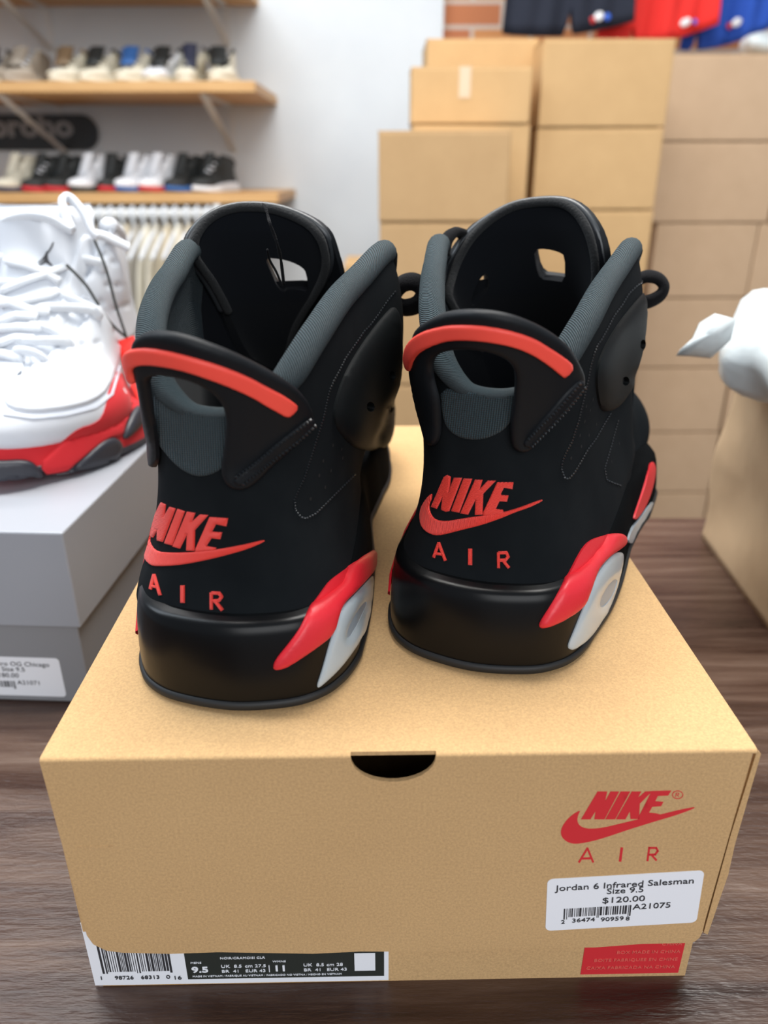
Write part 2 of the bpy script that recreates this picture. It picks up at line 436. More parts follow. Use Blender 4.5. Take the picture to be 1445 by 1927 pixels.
def merged(name, parts, material, parent):
    """join freshly made mesh objects into one"""
    bm = bmesh.new(); uvl = bm.loops.layers.uv.new('UVMap')
    for o in parts:
        bm.from_mesh(o.data)
    me = bpy.data.meshes.new(name); bm.to_mesh(me); bm.free()
    for o in parts:
        md = o.data; bpy.data.objects.remove(o); bpy.data.meshes.remove(md)
    o = link(name, me, material, parent); return o
def text(name, s, size, mtx, material, parent, th=.00012, bold=0, align='LEFT', sx=1.0):
    cu = bpy.data.curves.new(name, 'FONT'); cu.body = s; cu.size = size; cu.extrude = th; cu.align_x = align; cu.offset = bold; cu.resolution_u = 3
    tmp = bpy.data.objects.new(name, cu); COL.objects.link(tmp)
    me = bpy.data.meshes.new_from_object(tmp); bpy.data.objects.remove(tmp); bpy.data.curves.remove(cu)
    me.transform(mtx @ Matrix.Diagonal((sx, 1, 1, 1)))
    me.materials.clear(); return link(name, me, material, parent)

# ------------------------------------------------------------------ room
def struct(o): o['kind'] = 'structure'; return o
FLOORZ = -.88; WALLY = 3.12
struct(box('floor', (0, 1.2, FLOORZ-.05), (7, 5.4, .1), M['floorm']))
struct(box('wall_back', (-1.64, WALLY+.05, .71), (3.70, .1, 3.18), M['plaster']))
struct(box('wall_back_brick', (1.86, WALLY+.09, .71), (3.30, .1, 3.18), M['brick']))

# ------------------------------------------------------------------ counter
t = thing('counter_table', 'dark stained plank counter top under the shoe boxes', 'table', (0, .0, FLOORZ))
box('table_top', (0, .10, -.02), (2.2, 1.088, .04), M['table'], t, bev=.002, world=True)
for x in (-1.0, 1.0):
    for y in (-.36, .56): box('leg', (x, y, (FLOORZ-.04)/2), (.07, .07, -FLOORZ-.04), M['table'], t, world=True)

# ------------------------------------------------------------------ kraft shoe box
YAW = .01607
KB = Matrix.Translation((-.11454, .19649, 0)) @ Matrix.Rotation(YAW, 4, 'Z')
kt = thing('shoe_box', 'brown kraft shoe box with red logo on its lid under the black sneakers', 'box', KB.to_translation(), (0, 0, YAW))
W_, D_, H_, DROP = .24, .355, BOXH, .0955
def plate(name, outer, holes, th, mtx, material, parent, smooth=0):
    """2D outline (metres) extruded by th along local z, placed by mtx in the thing's frame"""
    if smooth: outer = smoothpoly(outer, smooth)
    P, F, outer, holes = triangulate(outer, holes, .012)
    n = len(P); vs = [mtx @ Vector((x, y, 0)) for x, y in P]+[mtx @ Vector((x, y, -th)) for x, y in P]
    ec = {(a, b) for f in F for a, b in zip(f, f[1:]+f[:1])}
    fs = list(F)+[tuple(i+n for i in f[::-1]) for f in F]+[(b, a, a+n, b+n) for a, b in ec if (b, a) not in ec]
    return mesh(name, vs, fs, material, parent)
def arc(cx, cy, rx, ry, a0, a1, n=16): return [(cx+rx*math.cos(R(a0+(a1-a0)*i/n)), cy+ry*math.sin(R(a0+(a1-a0)*i/n))) for i in range(n+1)]
FR = Matrix.Rotation(R(90), 4, 'X')        # x right, y up, facing -Y
# one mesh lid: top, front with finger hole, sides, back
hx0 = .1035; hr = .0142
def lidpanel(bmlist, outer, holes, th, mtx, jitter=None):
    P, F, o_, h_ = triangulate(outer, holes, .012); n = len(P)
    vs = [mtx @ Vector((x, y, 0)) for x, y in P]+[mtx @ Vector((x, y, -th)) for x, y in P]
    ec = {(a, b) for f in F for a, b in zip(f, f[1:]+f[:1])}
    fs = list(F)+[tuple(i+n for i in f[::-1]) for f in F]+[(b, a, a+n, b+n) for a, b in ec if (b, a) not in ec]
    bmlist.append((vs, fs))
def panels(name, lst, material, parent):
    vs, fs = [], []
    for v, f in lst:
        b = len(vs); vs += v; fs += [tuple(i+b for i in q) for q in f]
    return mesh(name, vs, fs, material, parent)
def front_outline(w0, w1, top, bot, hole=None, bow=0):
    o = [(w0, top)]
    if hole: c, rx, ry = hole; o += [(c-rx, top)]+[(c-rx*math.cos(R(a)), top-ry*math.sin(R(a))) for a in range(12, 180, 12)]+[(c+rx, top)]
    o += [(w1, top), (w1-.002, bot+.014)]
    o += [(w1-.006+.004*math.cos(R(a))-.000, bot+.006+.006*math.sin(R(a))) for a in (0, -30, -60, -90)]
    for k in range(1, 12): o.append((w1-.006-(w1-w0-.020)*k/12, bot-bow*math.sin(math.pi*k/12)+.0006*math.sin(k*2.1)))
    o += [(w0+.014+.012*math.cos(R(a)), bot+.010+.010*math.sin(R(a))) for a in (-90, -120, -150, -180)]
    return o
P_ = []
lidpanel(P_, front_outline(0, W_-.0015, H_-.0016, H_-DROP, (.1175, .0143, .0102), .0022), [], .0016, FR)
lidz = Matrix.Translation((0, 0, H_))
lidpanel(P_, [(0, .0016), (W_, .0016), (W_, D_), (0, D_)], [], .0016, lidz)
for xa, xb in ((0, .1032), (.1318, W_)):      # rounded fold along the front edge
    pr = [(.0016-.0016*math.cos(R(a)), H_-.0016+.0016*math.sin(R(a))) for a in range(0, 91, 15)]
    P_.append(([Vector((x, y, z)) for x in (xa, xb) for y, z in pr]+[Vector((xa, .0016, H_-.0016)), Vector((xb, .0016, H_-.0016))],
               [(i, i+7, i+8, i+1) for i in range(6)]+[tuple(range(7))+(14,), tuple(range(13, 6, -1))+(15,)]))
SR = Matrix.Translation((W_, 0, 0)) @ Matrix.Rotation(R(90), 4, 'Z') @ FR
lidpanel(P_, [(.0022, H_-.0016), (D_, H_-.0016), (D_, H_-DROP), (.004, H_-DROP+.004), (.0022, H_-DROP+.012)], [], .0016, SR)
SL = Matrix.Translation((0, D_, 0)) @ Matrix.Rotation(R(-90), 4, 'Z') @ FR
lidpanel(P_, [(0, H_-.0016), (D_-.0016, H_-.0016), (D_-.0016, H_-DROP+.01), (D_-.01, H_-DROP), (0, H_-DROP)], [], .0016, SL)
BK = Matrix.Translation((W_, D_, 0)) @ Matrix.Rotation(R(180), 4, 'Z') @ FR
lidpanel(P_, [(.0016, H_-.0016), (W_-.0016, H_-.0016), (W_-.0016, H_-DROP), (.0016, H_-DROP)], [], .0016, BK)
lid = panels('lid', P_, M['kraft'], kt)
# fold-over corner tabs of the lid: the loose double flap at the right edge, torn corner at the left
P_ = []
lidpanel(P_, [(W_+.0006, H_-.0012), (W_+.0022, H_-.003), (W_+.0012, H_-.045), (W_+.0016, H_-.06), (W_-.0004, H_-.0925), (W_-.0022, H_-.0915), (W_-.0012, H_-.04)], [], .0014, Matrix.Translation((0, .0012, 0)) @ FR)
panels('side_flap', P_, M['kraft'], lid)
# base of the box
P_ = []; e = .0045; HB = .093
lidpanel(P_, [(.0022, .0), (W_-e, .0), (W_-e, HB), (.1175+.012, HB)]+[(.1175+.012*math.cos(R(a)), HB-.003-.0095*math.sin(R(a))) for a in range(0, 181, 15)]+[(.1175-.012, HB), (.0022, HB)], [], .0016, Matrix.Translation((0, .0028, 0)) @ FR)
for (x, y, sx, sy) in ((.003, .18, .0016, .35), (W_-e-.0008, .18, .0016, .35)):
    P_.append(([Vector((x+a*sx/2, y+b*sy/2, z)) for z in (0, HB) for a, b in ((-1, -1), (1, -1), (1, 1), (-1, 1))], [(0, 3, 2, 1), (4, 5, 6, 7), (0, 1, 5, 4), (1, 2, 6, 5), (2, 3, 7, 6), (3, 0, 4, 7)]))
P_.append(([Vector((x, y, z)) for z in (0, .0016) for x, y in ((.003, .003), (W_-e, .003), (W_-e, .352), (.003, .352))], [(0, 3, 2, 1), (4, 5, 6, 7), (0, 1, 5, 4), (1, 2, 6, 5), (2, 3, 7, 6), (3, 0, 4, 7)]))
P_.append(([Vector((x, y, z)) for z in (0, HB) for x, y in ((.003, .3504), (W_-e, .3504), (W_-e, .352), (.003, .352))], [(0, 3, 2, 1), (4, 5, 6, 7), (0, 1, 5, 4), (1, 2, 6, 5), (2, 3, 7, 6), (3, 0, 4, 7)]))
base = panels('box_base', P_, M['kraft'], kt)
# surfaces the prints lie on
KBi = KB
lidS = Surf([([[Vector((x, 0, z)) for z in (-.02, .14)] for x in (-.05, .30)], False, False)], KB)
baseS = Surf([([[Vector((x, .0028, z)) for z in (-.02, .14)] for x in (-.05, .30)], False, False)], KB)
bx = lambda pts: T(1030, 1460, 4.516, pts)
logo = [[(425, 132), (508, 132), (490, 215), (535, 132), (610, 132), (485, 368), (398, 368), (408, 300), (365, 368), (285, 368)],
        [(622, 132), (703, 132), (575, 368), (492, 368)],
        [(716, 132), (797, 132), (770, 185), (830, 132), (890, 129), (785, 235), (778, 365), (705, 365), (700, 300), (662, 368), (582, 368)],
        [(885, 128), (1052, 124), (1025, 166), (938, 170), (915, 215), (985, 220), (965, 256), (890, 262), (862, 312), (925, 318), (965, 330), (900, 380), (765, 385), (775, 345)]]
swoosh = [(283, 290), (258, 335), (252, 390), (280, 430), (340, 450), (450, 445), (600, 410), (765, 370), (960, 328), (1130, 285), (1290, 257), (1130, 322), (900, 390), (700, 452), (500, 520), (380, 555), (260, 577), (190, 572), (135, 538), (110, 490), (122, 432), (170, 365), (230, 315)]
lp = [patch('x', lidS, bx(p), th=.00012, material=None, step=12) for p in logo]
for o_ in lp: o_.name = 'printed_letter'; o_.data.materials.append(M['red_print']); o_.parent = lid
patch('printed_swoosh', lidS, bx(swoosh), th=.0001, material=M['red_print'], parent=lid, step=8, smooth=2)
airl = strokes([((268, 733), (340, 614)), ((340, 614), (388, 732)), ((298, 702), (370, 700))], 17)+strokes([((632, 612), (617, 724))], 22)+strokes([((865, 606), (850, 720)), ((865, 612), (925, 612)), ((925, 612), (938, 638)), ((938, 638), (915, 668)), ((915, 668), (862, 670)), ((885, 672), (925, 716))], 17)
ring = [[(1106+48*math.cos(R(a)), 160+36*math.sin(R(a))), (1106+48*math.cos(R(a+20)), 160+36*math.sin(R(a+20))), (1106+41*math.cos(R(a+20)), 160+30*math.sin(R(a+20))), (1106+41*math.cos(R(a)), 160+30*math.sin(R(a)))] for a in range(0, 360, 20)]
ring += strokes([((1095, 143), (1088, 178)), ((1095, 145), (1118, 147)), ((1118, 147), (1114, 160)), ((1112, 161), (1092, 161)), ((1102, 161), (1116, 178))], 5)
for a_, b_, nm in ((0, 3, 'printed_letter'), (3, 4, 'printed_letter'), (4, 10, 'printed_letter'), (10, len(airl)+len(ring), 'registered_mark')):
    merged(nm, [patch('x', lidS, bx(p), th=.0001, step=12) for p in (airl+ring)[a_:b_]], M['red_print'], lid)
# price sticker (lies on the lid front)
def rrect(x0, y0, x1, y1, r, n=5):
    o = []
    for cx, cy, a in ((x1-r, y1-r, 0), (x0+r, y1-r, 90), (x0+r, y0+r, 180), (x1-r, y0+r, 270)):
        o += [(cx+r*math.cos(R(a+90*i/n)), cy+r*math.sin(R(a+90*i/n))) for i in range(n+1)]
    return o
def plane_pt(px, py, inv, yl):
    o = inv @ CAM; d = inv.to_3x3() @ ray(px, py); p = o+d*((yl-o.y)/d.y); return p
KI = KB.inverted()
q = [plane_pt(px, py, KI, 0) for px, py in ((1026, 1751), (1310, 1735), (1329, 1637), (1033, 1654))]
ux = ((q[1]-q[0])+(q[2]-q[3])).normalized(); uz = Vector((-ux.z, 0, ux.x)); wS = (q[1]-q[0]).length; hS = ((q[3]-q[0]).dot(uz)+(q[2]-q[1]).dot(uz))/2
SM = Matrix.Translation(q[0]+Vector((0, -.0002, 0))) @ Matrix(((ux.x, uz.x, 0, 0), (0, 0, -1, 0), (ux.z, uz.z, 0, 0), (0, 0, 0, 1)))
stk = plate('price_sticker', rrect(0, 0, wS, hS, .0022), [], .0002, SM, M['sticker'], kt); stk['label'] = 'white price sticker on the lid front'
def barcode(parent, x0, x1, y0, y1, mtx, seed=3, guard=.0015, n=59):
    rr_ = random.Random(seed); P = []; x = x0; unit = (x1-x0)/95
    x = x0; k = 0
    while x < x1-unit:
        wd = unit*rr_.choice((1, 1, 2, 3)); gap = unit*rr_.choice((1, 1, 2, 2))
        g = guard if (k in (0, 1) or abs(x-(x0+x1)/2) < unit*3 or x > x1-unit*5) else 0
        P.append(([mtx @ Vector((a, b, c)) for c in (.00012, 0) for a, b in ((x, y0-g), (x+wd, y0-g), (x+wd, y1), (x, y1))], [(0, 1, 2, 3), (7, 6, 5, 4), (0, 4, 5, 1), (1, 5, 6, 2), (2, 6, 7, 3), (3, 7, 4, 0)]))
        x += wd+gap; k += 1
    return panels('barcode', P, M['ink'], parent)
bc = barcode(stk, wS*.115, wS*.555, hS*.255, hS*.42, SM, 5, .0012)
for s_, x, y, sz, al, sx in (('Jordan 6 Infrared Salesman', .50, .775, .0054, 'CENTER', 1.12), ('Size 9.5', .505, .665, .0052, 'CENTER', 1.12), ('$120.00', .50, .49, .0054, 'CENTER', 1.18), ('A21075', .565, .335, .0052, 'LEFT', 1.12), ('2', .10, .13, .0036, 'LEFT', 1.1), ('36474', .17, .145, .0038, 'LEFT', 1.2), ('90959', .36, .135, .0038, 'LEFT', 1.2), ('8', .525, .125, .0038, 'LEFT', 1.1)):
    text('printed_text', s_, sz*.78, SM @ Matrix.Translation((wS*x, hS*y, .0001)), M['ink'], stk, align=al, sx=sx)
# factory label on the base
q = [plane_pt(px, py, KI, .0028) for px, py in ((179, 1851), (731, 1846))]
LBM = Matrix.Translation((q[0].x, .0028-.0002, (q[0].z+q[1].z)/2)) @ FR
lw = q[1].x-q[0].x; lh = .036
lab = plate('size_label', [(0, 0), (lw, 0), (lw, lh), (.0, lh)], [], .0002, LBM, M['sticker'], base); lab['label'] = 'white and black factory size label'
barcode(lab, lw*.035, lw*.275, .0080, .034, LBM, 9, .0010)
plate('black_panel', [(lw*.318, .0028), (lw*.985, .0028), (lw*.985, .034), (lw*.318, .034)], [], .0001, LBM @ Matrix.Translation((0, 0, .0001)), M['labelblack'], lab)
for s_, x, z, sz, sx in (('1', .02, .0046, .0034, 1.2), ('98726', .072, .0046, .0035, 1.05), ('68313', .160, .0046, .0035, 1.05), ('0', .245, .0046, .0036, 1.2), ('16', .268, .0040, .0036, 1.2)):
    text('printed_digits', s_, sz*.82, LBM @ Matrix.Translation((lw*x, z-.001, .0002)), M['ink'], lab, sx=sx)
for s_, x, z, sz, sx, bo in (('MENS', .335, .0122, .0016, 1.3, 0), ('9.5', .335, .0070, .0056, 1.2, .00012), ('UK  8.5', .435, .0095, .0028, 1.15, 0), ('BR  41', .435, .0066, .0028, 1.15, 0), ('cm 27.5', .515, .0095, .0028, 1.15, 0), ('EUR 43', .515, .0066, .0028, 1.15, 0), ('|', .592, .0075, .0052, 1, 0), ('WMNS', .610, .0122, .0016, 1.3, 0), ('11', .610, .0070, .0056, 1.2, .00012),
                             ('UK  8.5', .712, .0095, .0028, 1.15, 0), ('BR  41', .712, .0066, .0028, 1.15, 0), ('cm 28', .79, .0095, .0028, 1.15, 0), ('EUR 43', .79, .0066, .0028, 1.15, 0), ('NOIR/CRAMOISI CLR', .435, .0145, .0020, 1.15, 0), ('MADE IN VIETNAM / FABRIQUE AU VIETNAM / FABRICADO NO VIETNA / HECHO EN VIETNAM', .335, .0042, .00155, 1.1, 0)):
    text('printed_text', s_, sz*.82, LBM @ Matrix.Translation((lw*x, z, .0002)), M['sticker'], lab, bold=bo, sx=sx)
plate('blank_square', [(lw*.885, .0062), (lw*.955, .0062), (lw*.955, .0165), (lw*.885, .0165)], [], .0001, LBM @ Matrix.Translation((0, 0, .0002)), M['sticker'], lab)
q = [plane_pt(px, py, KI, .0028) for px, py in ((1092, 1833), (1276, 1828))]
RM = Matrix.Translation((q[0].x, .0028-.0002, q[0].z)) @ FR; rw = q[1].x-q[0].x
rp = plate('red_origin_panel', [(0, 0), (rw, 0), (rw, .030), (0, .030)], [], .0002, RM, M['red_print'], base); rp['label'] = 'red printed panel'
for k, (s_, x) in enumerate((('CAIXA FABRICADA NA CHINA', .95), ('BOITE FABRIQUEE EN CHINE', .96), ('BOX MADE IN CHINA', .97), ('CHINA', .97))):
    text('printed_text', s_, .0024, RM @ Matrix.Translation((rw*x, .0032+.0045*k, .0001)), M['faded'], rp, align='RIGHT', sx=1.08)
for cr in ([(1205, 1459), (1232, 1455), (1262, 1460), (1235, 1457.5)], [(145, 1592), (215, 1591), (215, 1593), (145, 1594)]):
    patch('pressed_crease', lidS, cr, th=.0003, material=M['kraft'], parent=lid, step=6, rnd=1.5)

# ------------------------------------------------------------------ high-top sneaker body, shared by the black and the white pair
# local frame: y from the heel to the toe, x to the outer (lateral) side times s, z up from the ground
STN = [  # base (x, y)       top edge (x, y, z)         bulge low, bulge mid
    ((0, .0070), (0, .0165, .1060), -.004, -.003),
    ((.0255, .0125), (.0120, .0190, .1080), -.005, -.004),
    ((.0370, .0270), (.0225, .0275, .1160), -.006, -.002),
    ((.0418, .0490), (.0300, .0470, .1270), -.006, .001),
    ((.0438, .0760), (.0355, .0740, .1345), -.005, .003),
    ((.0442, .1030), (.0405, .1040, .1385), -.005, .005),
    ((.0430, .1300), (.0478, .1530, .1440), -.004, .007),
    ((.0410, .1530), (.0420, .1700, .1230), -.005, .006),
    ((.0405, .1740), (.0270, .1960, .0960), -.005, .002),
    ((.0440, .1980), (.0180, .2170, .0780), -.003, .004),
    ((.0500, .2230), (.0090, .2330, .0690), .004, .010),
    ((.0455, .2480), (.0030, .2440, .0640), .006, .012),
    ((.0350, .2700), (.0010, .2500, .0610), .008, .012),
    ((.0190, .2870), (.0005, .2540, .0600), .008, .012),
    ((0, .2930), (0, .2560, .0595), .008, .012)]
OUT = [(0, 0), (.020, .0035), (.0310, .010), (.0375, .019), (.0415, .030), (.0440, .043), (.0465, .060), (.0482, .082), (.0487, .108), (.0490, .132), (.0500, .154),
       (.0530, .178), (.0555, .202), (.0540, .226), (.0480, .250), (.0390, .272), (.0260, .288), (.0120, .2975), (0, .301)]
SHIFT = [(0, 0), (.035, .001), (.06, .0042), (.09, .0072), (.12, .0100), (.14, .0135), (.165, .018), (.20, .019), (.25, .012), (.30, 0)]
TOPC = [(0, 0), (.05, -.001), (.10, -.003), (.16, -.004), (.20, 0), (.3, 0)]
ZTOP = [(0, .0355), (.03, .0355), (.055, .0365), (.085, .0395), (.12, .0385), (.15, .0340), (.18, .0310), (.24, .0270), (.28, .0270), (.31, .0290)]
ZBOT = [(0, 0), (.22, 0), (.26, .003), (.31, .011)]
def sneaker(S_, frame, wl=1.0, wr=0.0, nU=84, nV=28, nL=60, zs=1.0):
    """returns surface samplers; S_ = +1 right foot, -1 left foot"""
    def sh(x, y): return S_*x+S_*lerp_tab(SHIFT, y)
    flat = [(b[0], b[1], t[0], t[1], t[2], bl, bm_) for b, t, bl, bm_ in STN]
    catm2 = lambda p, t_: catm(p, t_, (0, 2))
    catm1 = lambda p, t_: catm(p, t_, (0,))
    def upper(side, k, v, inset=0.0):
        bx_, by_, tx, ty, tz, bl, bm_ = catm2(flat, k)
        a = catm2(flat, max(0, k-.05)); b = catm2(flat, min(len(flat)-1, k+.05))
        nx, ny = (b[1]-a[1]), -(b[0]-a[0]); l = math.hypot(nx, ny) or 1; nx, ny = nx/l, ny/l
        if k < .02: nx, ny = 0, -1
        if k > len(flat)-1.02: nx, ny = 0, 1
        bz = lerp_tab(ZTOP, by_)-.006; tz *= zs
        P0 = Vector((bx_, by_, bz)); P3 = Vector((tx, ty, tz)); h = tz-bz
        o = Vector((nx, ny, 0))
        P1 = P0+Vector((0, 0, h*.36))+o*bl*2.0+(P3-P0)*.0
        roll = max(0, min(1, (k-6)/3))
        P2 = P3-Vector((0, 0, h*.33*(1-roll)))+o*(bm_*2.0+roll*(.010+.010*min(1, max(0, (k-9)/3))))-Vector((0, 0, .004*roll))
        P1.x += (tx-bx_)*.30*(1-roll); P1.y += (ty-by_)*.30*(1-roll)
        P2.x -= (tx-bx_)*.10*(1-roll); P2.y -= (ty-by_)*.30*(1-roll)
        p = P0*(1-v)**3+P1*3*v*(1-v)**2+P2*3*v*v*(1-v)+P3*v**3
        p = p-o*inset
        b_ = min(1, max(0, (p.z-.045)/.040)) if k < 8 else 0
        if side*S_ > 0: p = p+o*(wr*math.exp(-((p.y-.150)/.035)**2-((p.z-.085)/.038)**2))
        wd = (1+(wl-1)*max(0, 1-p.y/.13)) if side*S_ < 0 else 1
        return Vector((S_*side*p.x*wd+S_*lerp_tab(SHIFT, p.y)*(1-b_)+lerp_tab(TOPC, p.y)*b_, p.y, p.z))
    flo = [(x, y) for x, y in OUT]
    def outline(side, k, off=0.0, z=0.0):
        x, y = catm1(flo, k); a = catm1(flo, max(0, k-.05)); b = catm1(flo, min(len(flo)-1, k+.05))
        nx, ny = (b[1]-a[1]), -(b[0]-a[0]); l = math.hypot(nx, ny) or 1
        nx, ny = nx/l, ny/l
        if k < .02: nx, ny = 0, -1
        if k > len(flo)-1.02: nx, ny = 0, 1
        x, y = x+nx*off, y+ny*off
        wd = (1+(wl-1)*.45*max(0, 1-y/.13)) if side*S_ < 0 else 1
        return Vector((sh(side*max(0, x)*wd, y), y, z))
    PROF = [(0, .0015), (.05, 0), (.35, 0), (.65, .0006), (.82, .0014), (.91, .0022), (.97, .0036), (1.0, .0075)]
    def mid(side, k, q):
        y = cat(flo, k)[1]; zb, zt = lerp_tab(ZBOT, y), lerp_tab(ZTOP, y)
        lean = .0015*q*min(1, max(0, (y-.02)/.05))
        return outline(side, k, -lerp_tab(PROF, q)-lean, zb+(zt-zb)*q)
    nO = len(flo)-1
    loop = [(1, i*nO/nL) for i in range(nL+1)]+[(-1, nO-i*nO/nL) for i in range(1, nL)]
    midrows = [[mid(sd, k, q) for q in (0, .03, .08, .2, .35, .5, .62, .72, .8, .86, .91, .94, .97, .985, 1)] for sd, k in loop]
    nS = len(flat)-1
    uloop = [(-1, nS-i*nS/nU) for i in range(nU+1)]+[(1, i*nS/nU) for i in range(1, nU+1)]
    uprows = [[upper(sd, k, j/nV) for j in range(nV+1)] for sd, k in uloop]
    return dict(upper=upper, outline=outline, mid=mid, loop=loop, midrows=midrows, uloop=uloop, uprows=uprows, flo=flo, nS=nS, sh=sh, nO=nO)
def capped(name, rows, cap_rows, material, parent, uvs=True):
    return None

def black_sneaker(S_, org, head, label, PX):
    loc = Vector((org[0], org[1], BOXH+.0002))
    fr = Matrix.Translation(loc) @ Matrix.Rotation(head, 4, 'Z')
    t = thing('sneaker', label, 'sneaker', loc, (0, 0, head), 'black and red high-top sneakers on the kraft box')
    g = sneaker(S_, fr, PX['wl'], PX['wr'], 112, 30, 120); up, mid, outl = g['upper'], g['mid'], g['outline']
    # --- sole
    n = len(g['loop'])
    orow = [[outl(sd, k, d, z+lerp_tab(ZBOT, cat(g['flo'], k)[1])) for d, z in ((-.004, 0), (-.0003, .0004), (.0009, .0015), (.0011, .0034), (.0004, .0044), (-.003, .0046))] for sd, k in g['loop']]
    gridmesh('outsole', orow, M['outsole'], t, closed=True, caps=True)
    mr = g['midrows']; nf = 34; q_ = len(mr)
    gridmesh('heel_bumper', mr[q_-nf:]+mr[:nf+1], M['bumper'], t)
    gridmesh('midsole', mr[nf:q_-nf+1], M['midmatte'], t)
    b_ = [[r_[-1] for r_ in mr[:121]], [mr[0][-1]]+[r_[-1] for r_ in mr[:120:-1]]+[mr[120][-1]]]
    gridmesh('midsole_top', [[a_, b2] for a_, b2 in zip(*b_)], M['midmatte'], t)
    # --- upper shell: outer, and inner lining
    upS = Surf([(g['uprows'], False, False)], fr)
    midS = Surf([(g['midrows'], True, True), (g['uprows'], False, False)], fr)
    rows = g['uprows']
    gridmesh('upper', rows, M['nubuck'], t)
    inner = [[up(sd, k, v, .0055 if k < 9 else .003)+Vector((0, 0, -.0015)) for v in (.02, .1, .2, .35, .5, .65, .8, .9, .97, 1)] for sd, k in g['uloop']]
    nb = len(inner); blk = [r_[:6] for r_ in inner]; top = [r_[5:] for r_ in inner]
    lo = 112-int(112*6.6/14); hi = 112+int(112*6.6/14)
    l2, h2 = 112-int(112*8.4/14), 112+int(112*8.4/14)
    gridmesh('lining', blk[l2:h2+1], M['blackcloth'], t, flip=True)
    for a, b in ((l2, lo+1), (hi, h2+1)):
        gridmesh('lining', top[a:b], M['blackcloth'], t, flip=True)
    kl = gridmesh('knit_lining', top[lo:hi+1], M['knit_in'], t, flip=True)
    ins = [[outl(sd, k, -.017, .040) for sd in (1, -1)] for k in [i*g['nO']/30 for i in range(2, 17)]]
    gridmesh('insole', [[a+(b-a)*j/6 for j in range(7)] for a, b in ins], M['insole'], t)
    # --- collar roll (knit): from ear to ear round the back
    pts = []
    for i in range(-52, 53):
        k = abs(i)/52*6.05; sd = 1 if i >= 0 else -1
        p = up(sd, k, 1.0, .0022); pts.append(p+Vector((0, 0, -.0012)))
    rad = lambda u: .0028+.0025*min(1, max(0, abs(u-.5)*2-.12)/.25)
    tube('knit_collar', pts, rad, M['knit_roll'], t, n=16)
    gk = [6.9+.25*i for i in range(29)]
    gus = [[up(-1, k, 1.0, .004).lerp(up(1, k, 1.0, .004), j/8)+Vector((0, .012*math.sin(math.pi*j/8)*max(0, (11-k)/4), -.003+.004*math.sin(math.pi*j/8))) for j in range(9)] for k in gk]
    gridmesh('tongue_gusset', gus, M['blackcloth'], t)
    # eyestay edge piping from the ear down to the throat
    for sd in (1, -1):
        tube('eyestay_edge', [up(sd, k, 1.0, .0015) for k in [6+i*.25 for i in range(17)]], .0017, M['rubber'], t, n=8)
        tube('collar_tip', [up(sd, 6.0+.12*i, 1.0-.0*i, -.0004)+Vector((0, 0, -.002)) for i in range(7)], lambda u: .0030, M['rubber'], t, n=10)
    # --- tongue on its own curved surface
    to = PX['tongue']; A_ = R(66)
    def tsurf(u, v):
        # v 0 bottom .. 1 top ; u -1..1
        cy = lerp_tab([(0, .232), (.25, .205), (.5, .183), (.8, .168), (1.2, .160)], v); cz = .062+.110*v
        rr_ = lerp_tab([(0, .024), (.4, .034), (.8, .045), (1.2, .050)], v)
        a = A_*u
        x = to['dx']*min(1, v) + rr_*math.sin(a); y = cy-rr_*(1-math.cos(a))*to['dep']+to['slant']*math.sin(a)*v
        return Vector((x, y, cz))
    trows = [[tsurf(-1.35+2.7*i/40, -.1+1.4*j/40) for j in range(41)] for i in range(41)]
    tS = Surf([(trows, False, False)], fr)
    patch('tongue', tS, to['out'], to['holes'], th=.0012, off=0, back=.0036, material=M['blackcloth'], parent=t, step=7, smooth=1)
    patch('tongue_rubber', tS, to['out2'], to['holes'], th=.0002, off=-.0040, back=.0028, material=M['rubber'], parent=t, step=7, smooth=1)
    if 'rim' in to:
        rp_ = []
        for px in to['rim']: h, nr = tS.hit(*px); rp_.append(h+nr*.0006)
        tube('tongue_binding', rp_, .0021, M['fuzz'], t, n=10, res=90)
        rp_ = []
        for px in to['rim']: h, nr = tS.hit(*px); rp_.append(h-nr*.0038)
        tube('tongue_edge', rp_, .0019, M['tongue_edge'], t, n=10, res=90)
    # --- trims on the sole
    for nm, o_, hs, mt, th, kk in PX['sole']:
        ob = patch(nm, midS, o_, hs, th=th, off=.0002, back=.0012, material=M[mt], parent=t, step=4, rnd=5, smooth=1, edge=.3, relax=5)
        for h_ in hs:
            patch('sole_window', midS, smoothpoly(h_, 1), [], th=.0001, off=.0003, back=.0006, material=M['iceinner'], parent=ob, step=4)
    # mirror of the rear red wedge and clear heel wedge on the far side
    fs_ = PX['far']
    def sidepatch(name, poly, th, mt):
        rows_ = []
        for (y, z0, z1) in poly:
            r_ = []
            for j in range(9):
                z = z0+(z1-z0)*j/8; ks = [i*g['nO']/200 for i in range(201)]
                k = min(ks, key=lambda kk: abs(cat(g['flo'], kk)[1]-y)); zb, zt = lerp_tab(ZBOT, y), lerp_tab(ZTOP, y)
                q = max(0, min(1, (z-zb)/(zt-zb))); p = mid(fs_, k, q); e_ = min(j, 8-j)/8
                r_.append(p+Vector((fs_*S_*th*(.3+min(.7, e_*3)), 0, 0)))
            rows_.append(r_)
        return gridmesh(name, rows_, M[mt], t, flip=(fs_*S_ > 0))
    sidepatch('red_wedge', [(.026, .013, .015), (.034, .0135, .021), (.044, .015, .028), (.056, .018, .034), (.075, .0225, .0375), (.10, .025, .0365), (.125, .027, .0350)], .0014, 'redpaint')
    sidepatch('clear_heel_wedge', [(.046, .0045, .005), (.055, .0045, .0155), (.072, .0045, .020), (.095, .0045, .0225), (.125, .0045, .0235)], .0014, 'ice')
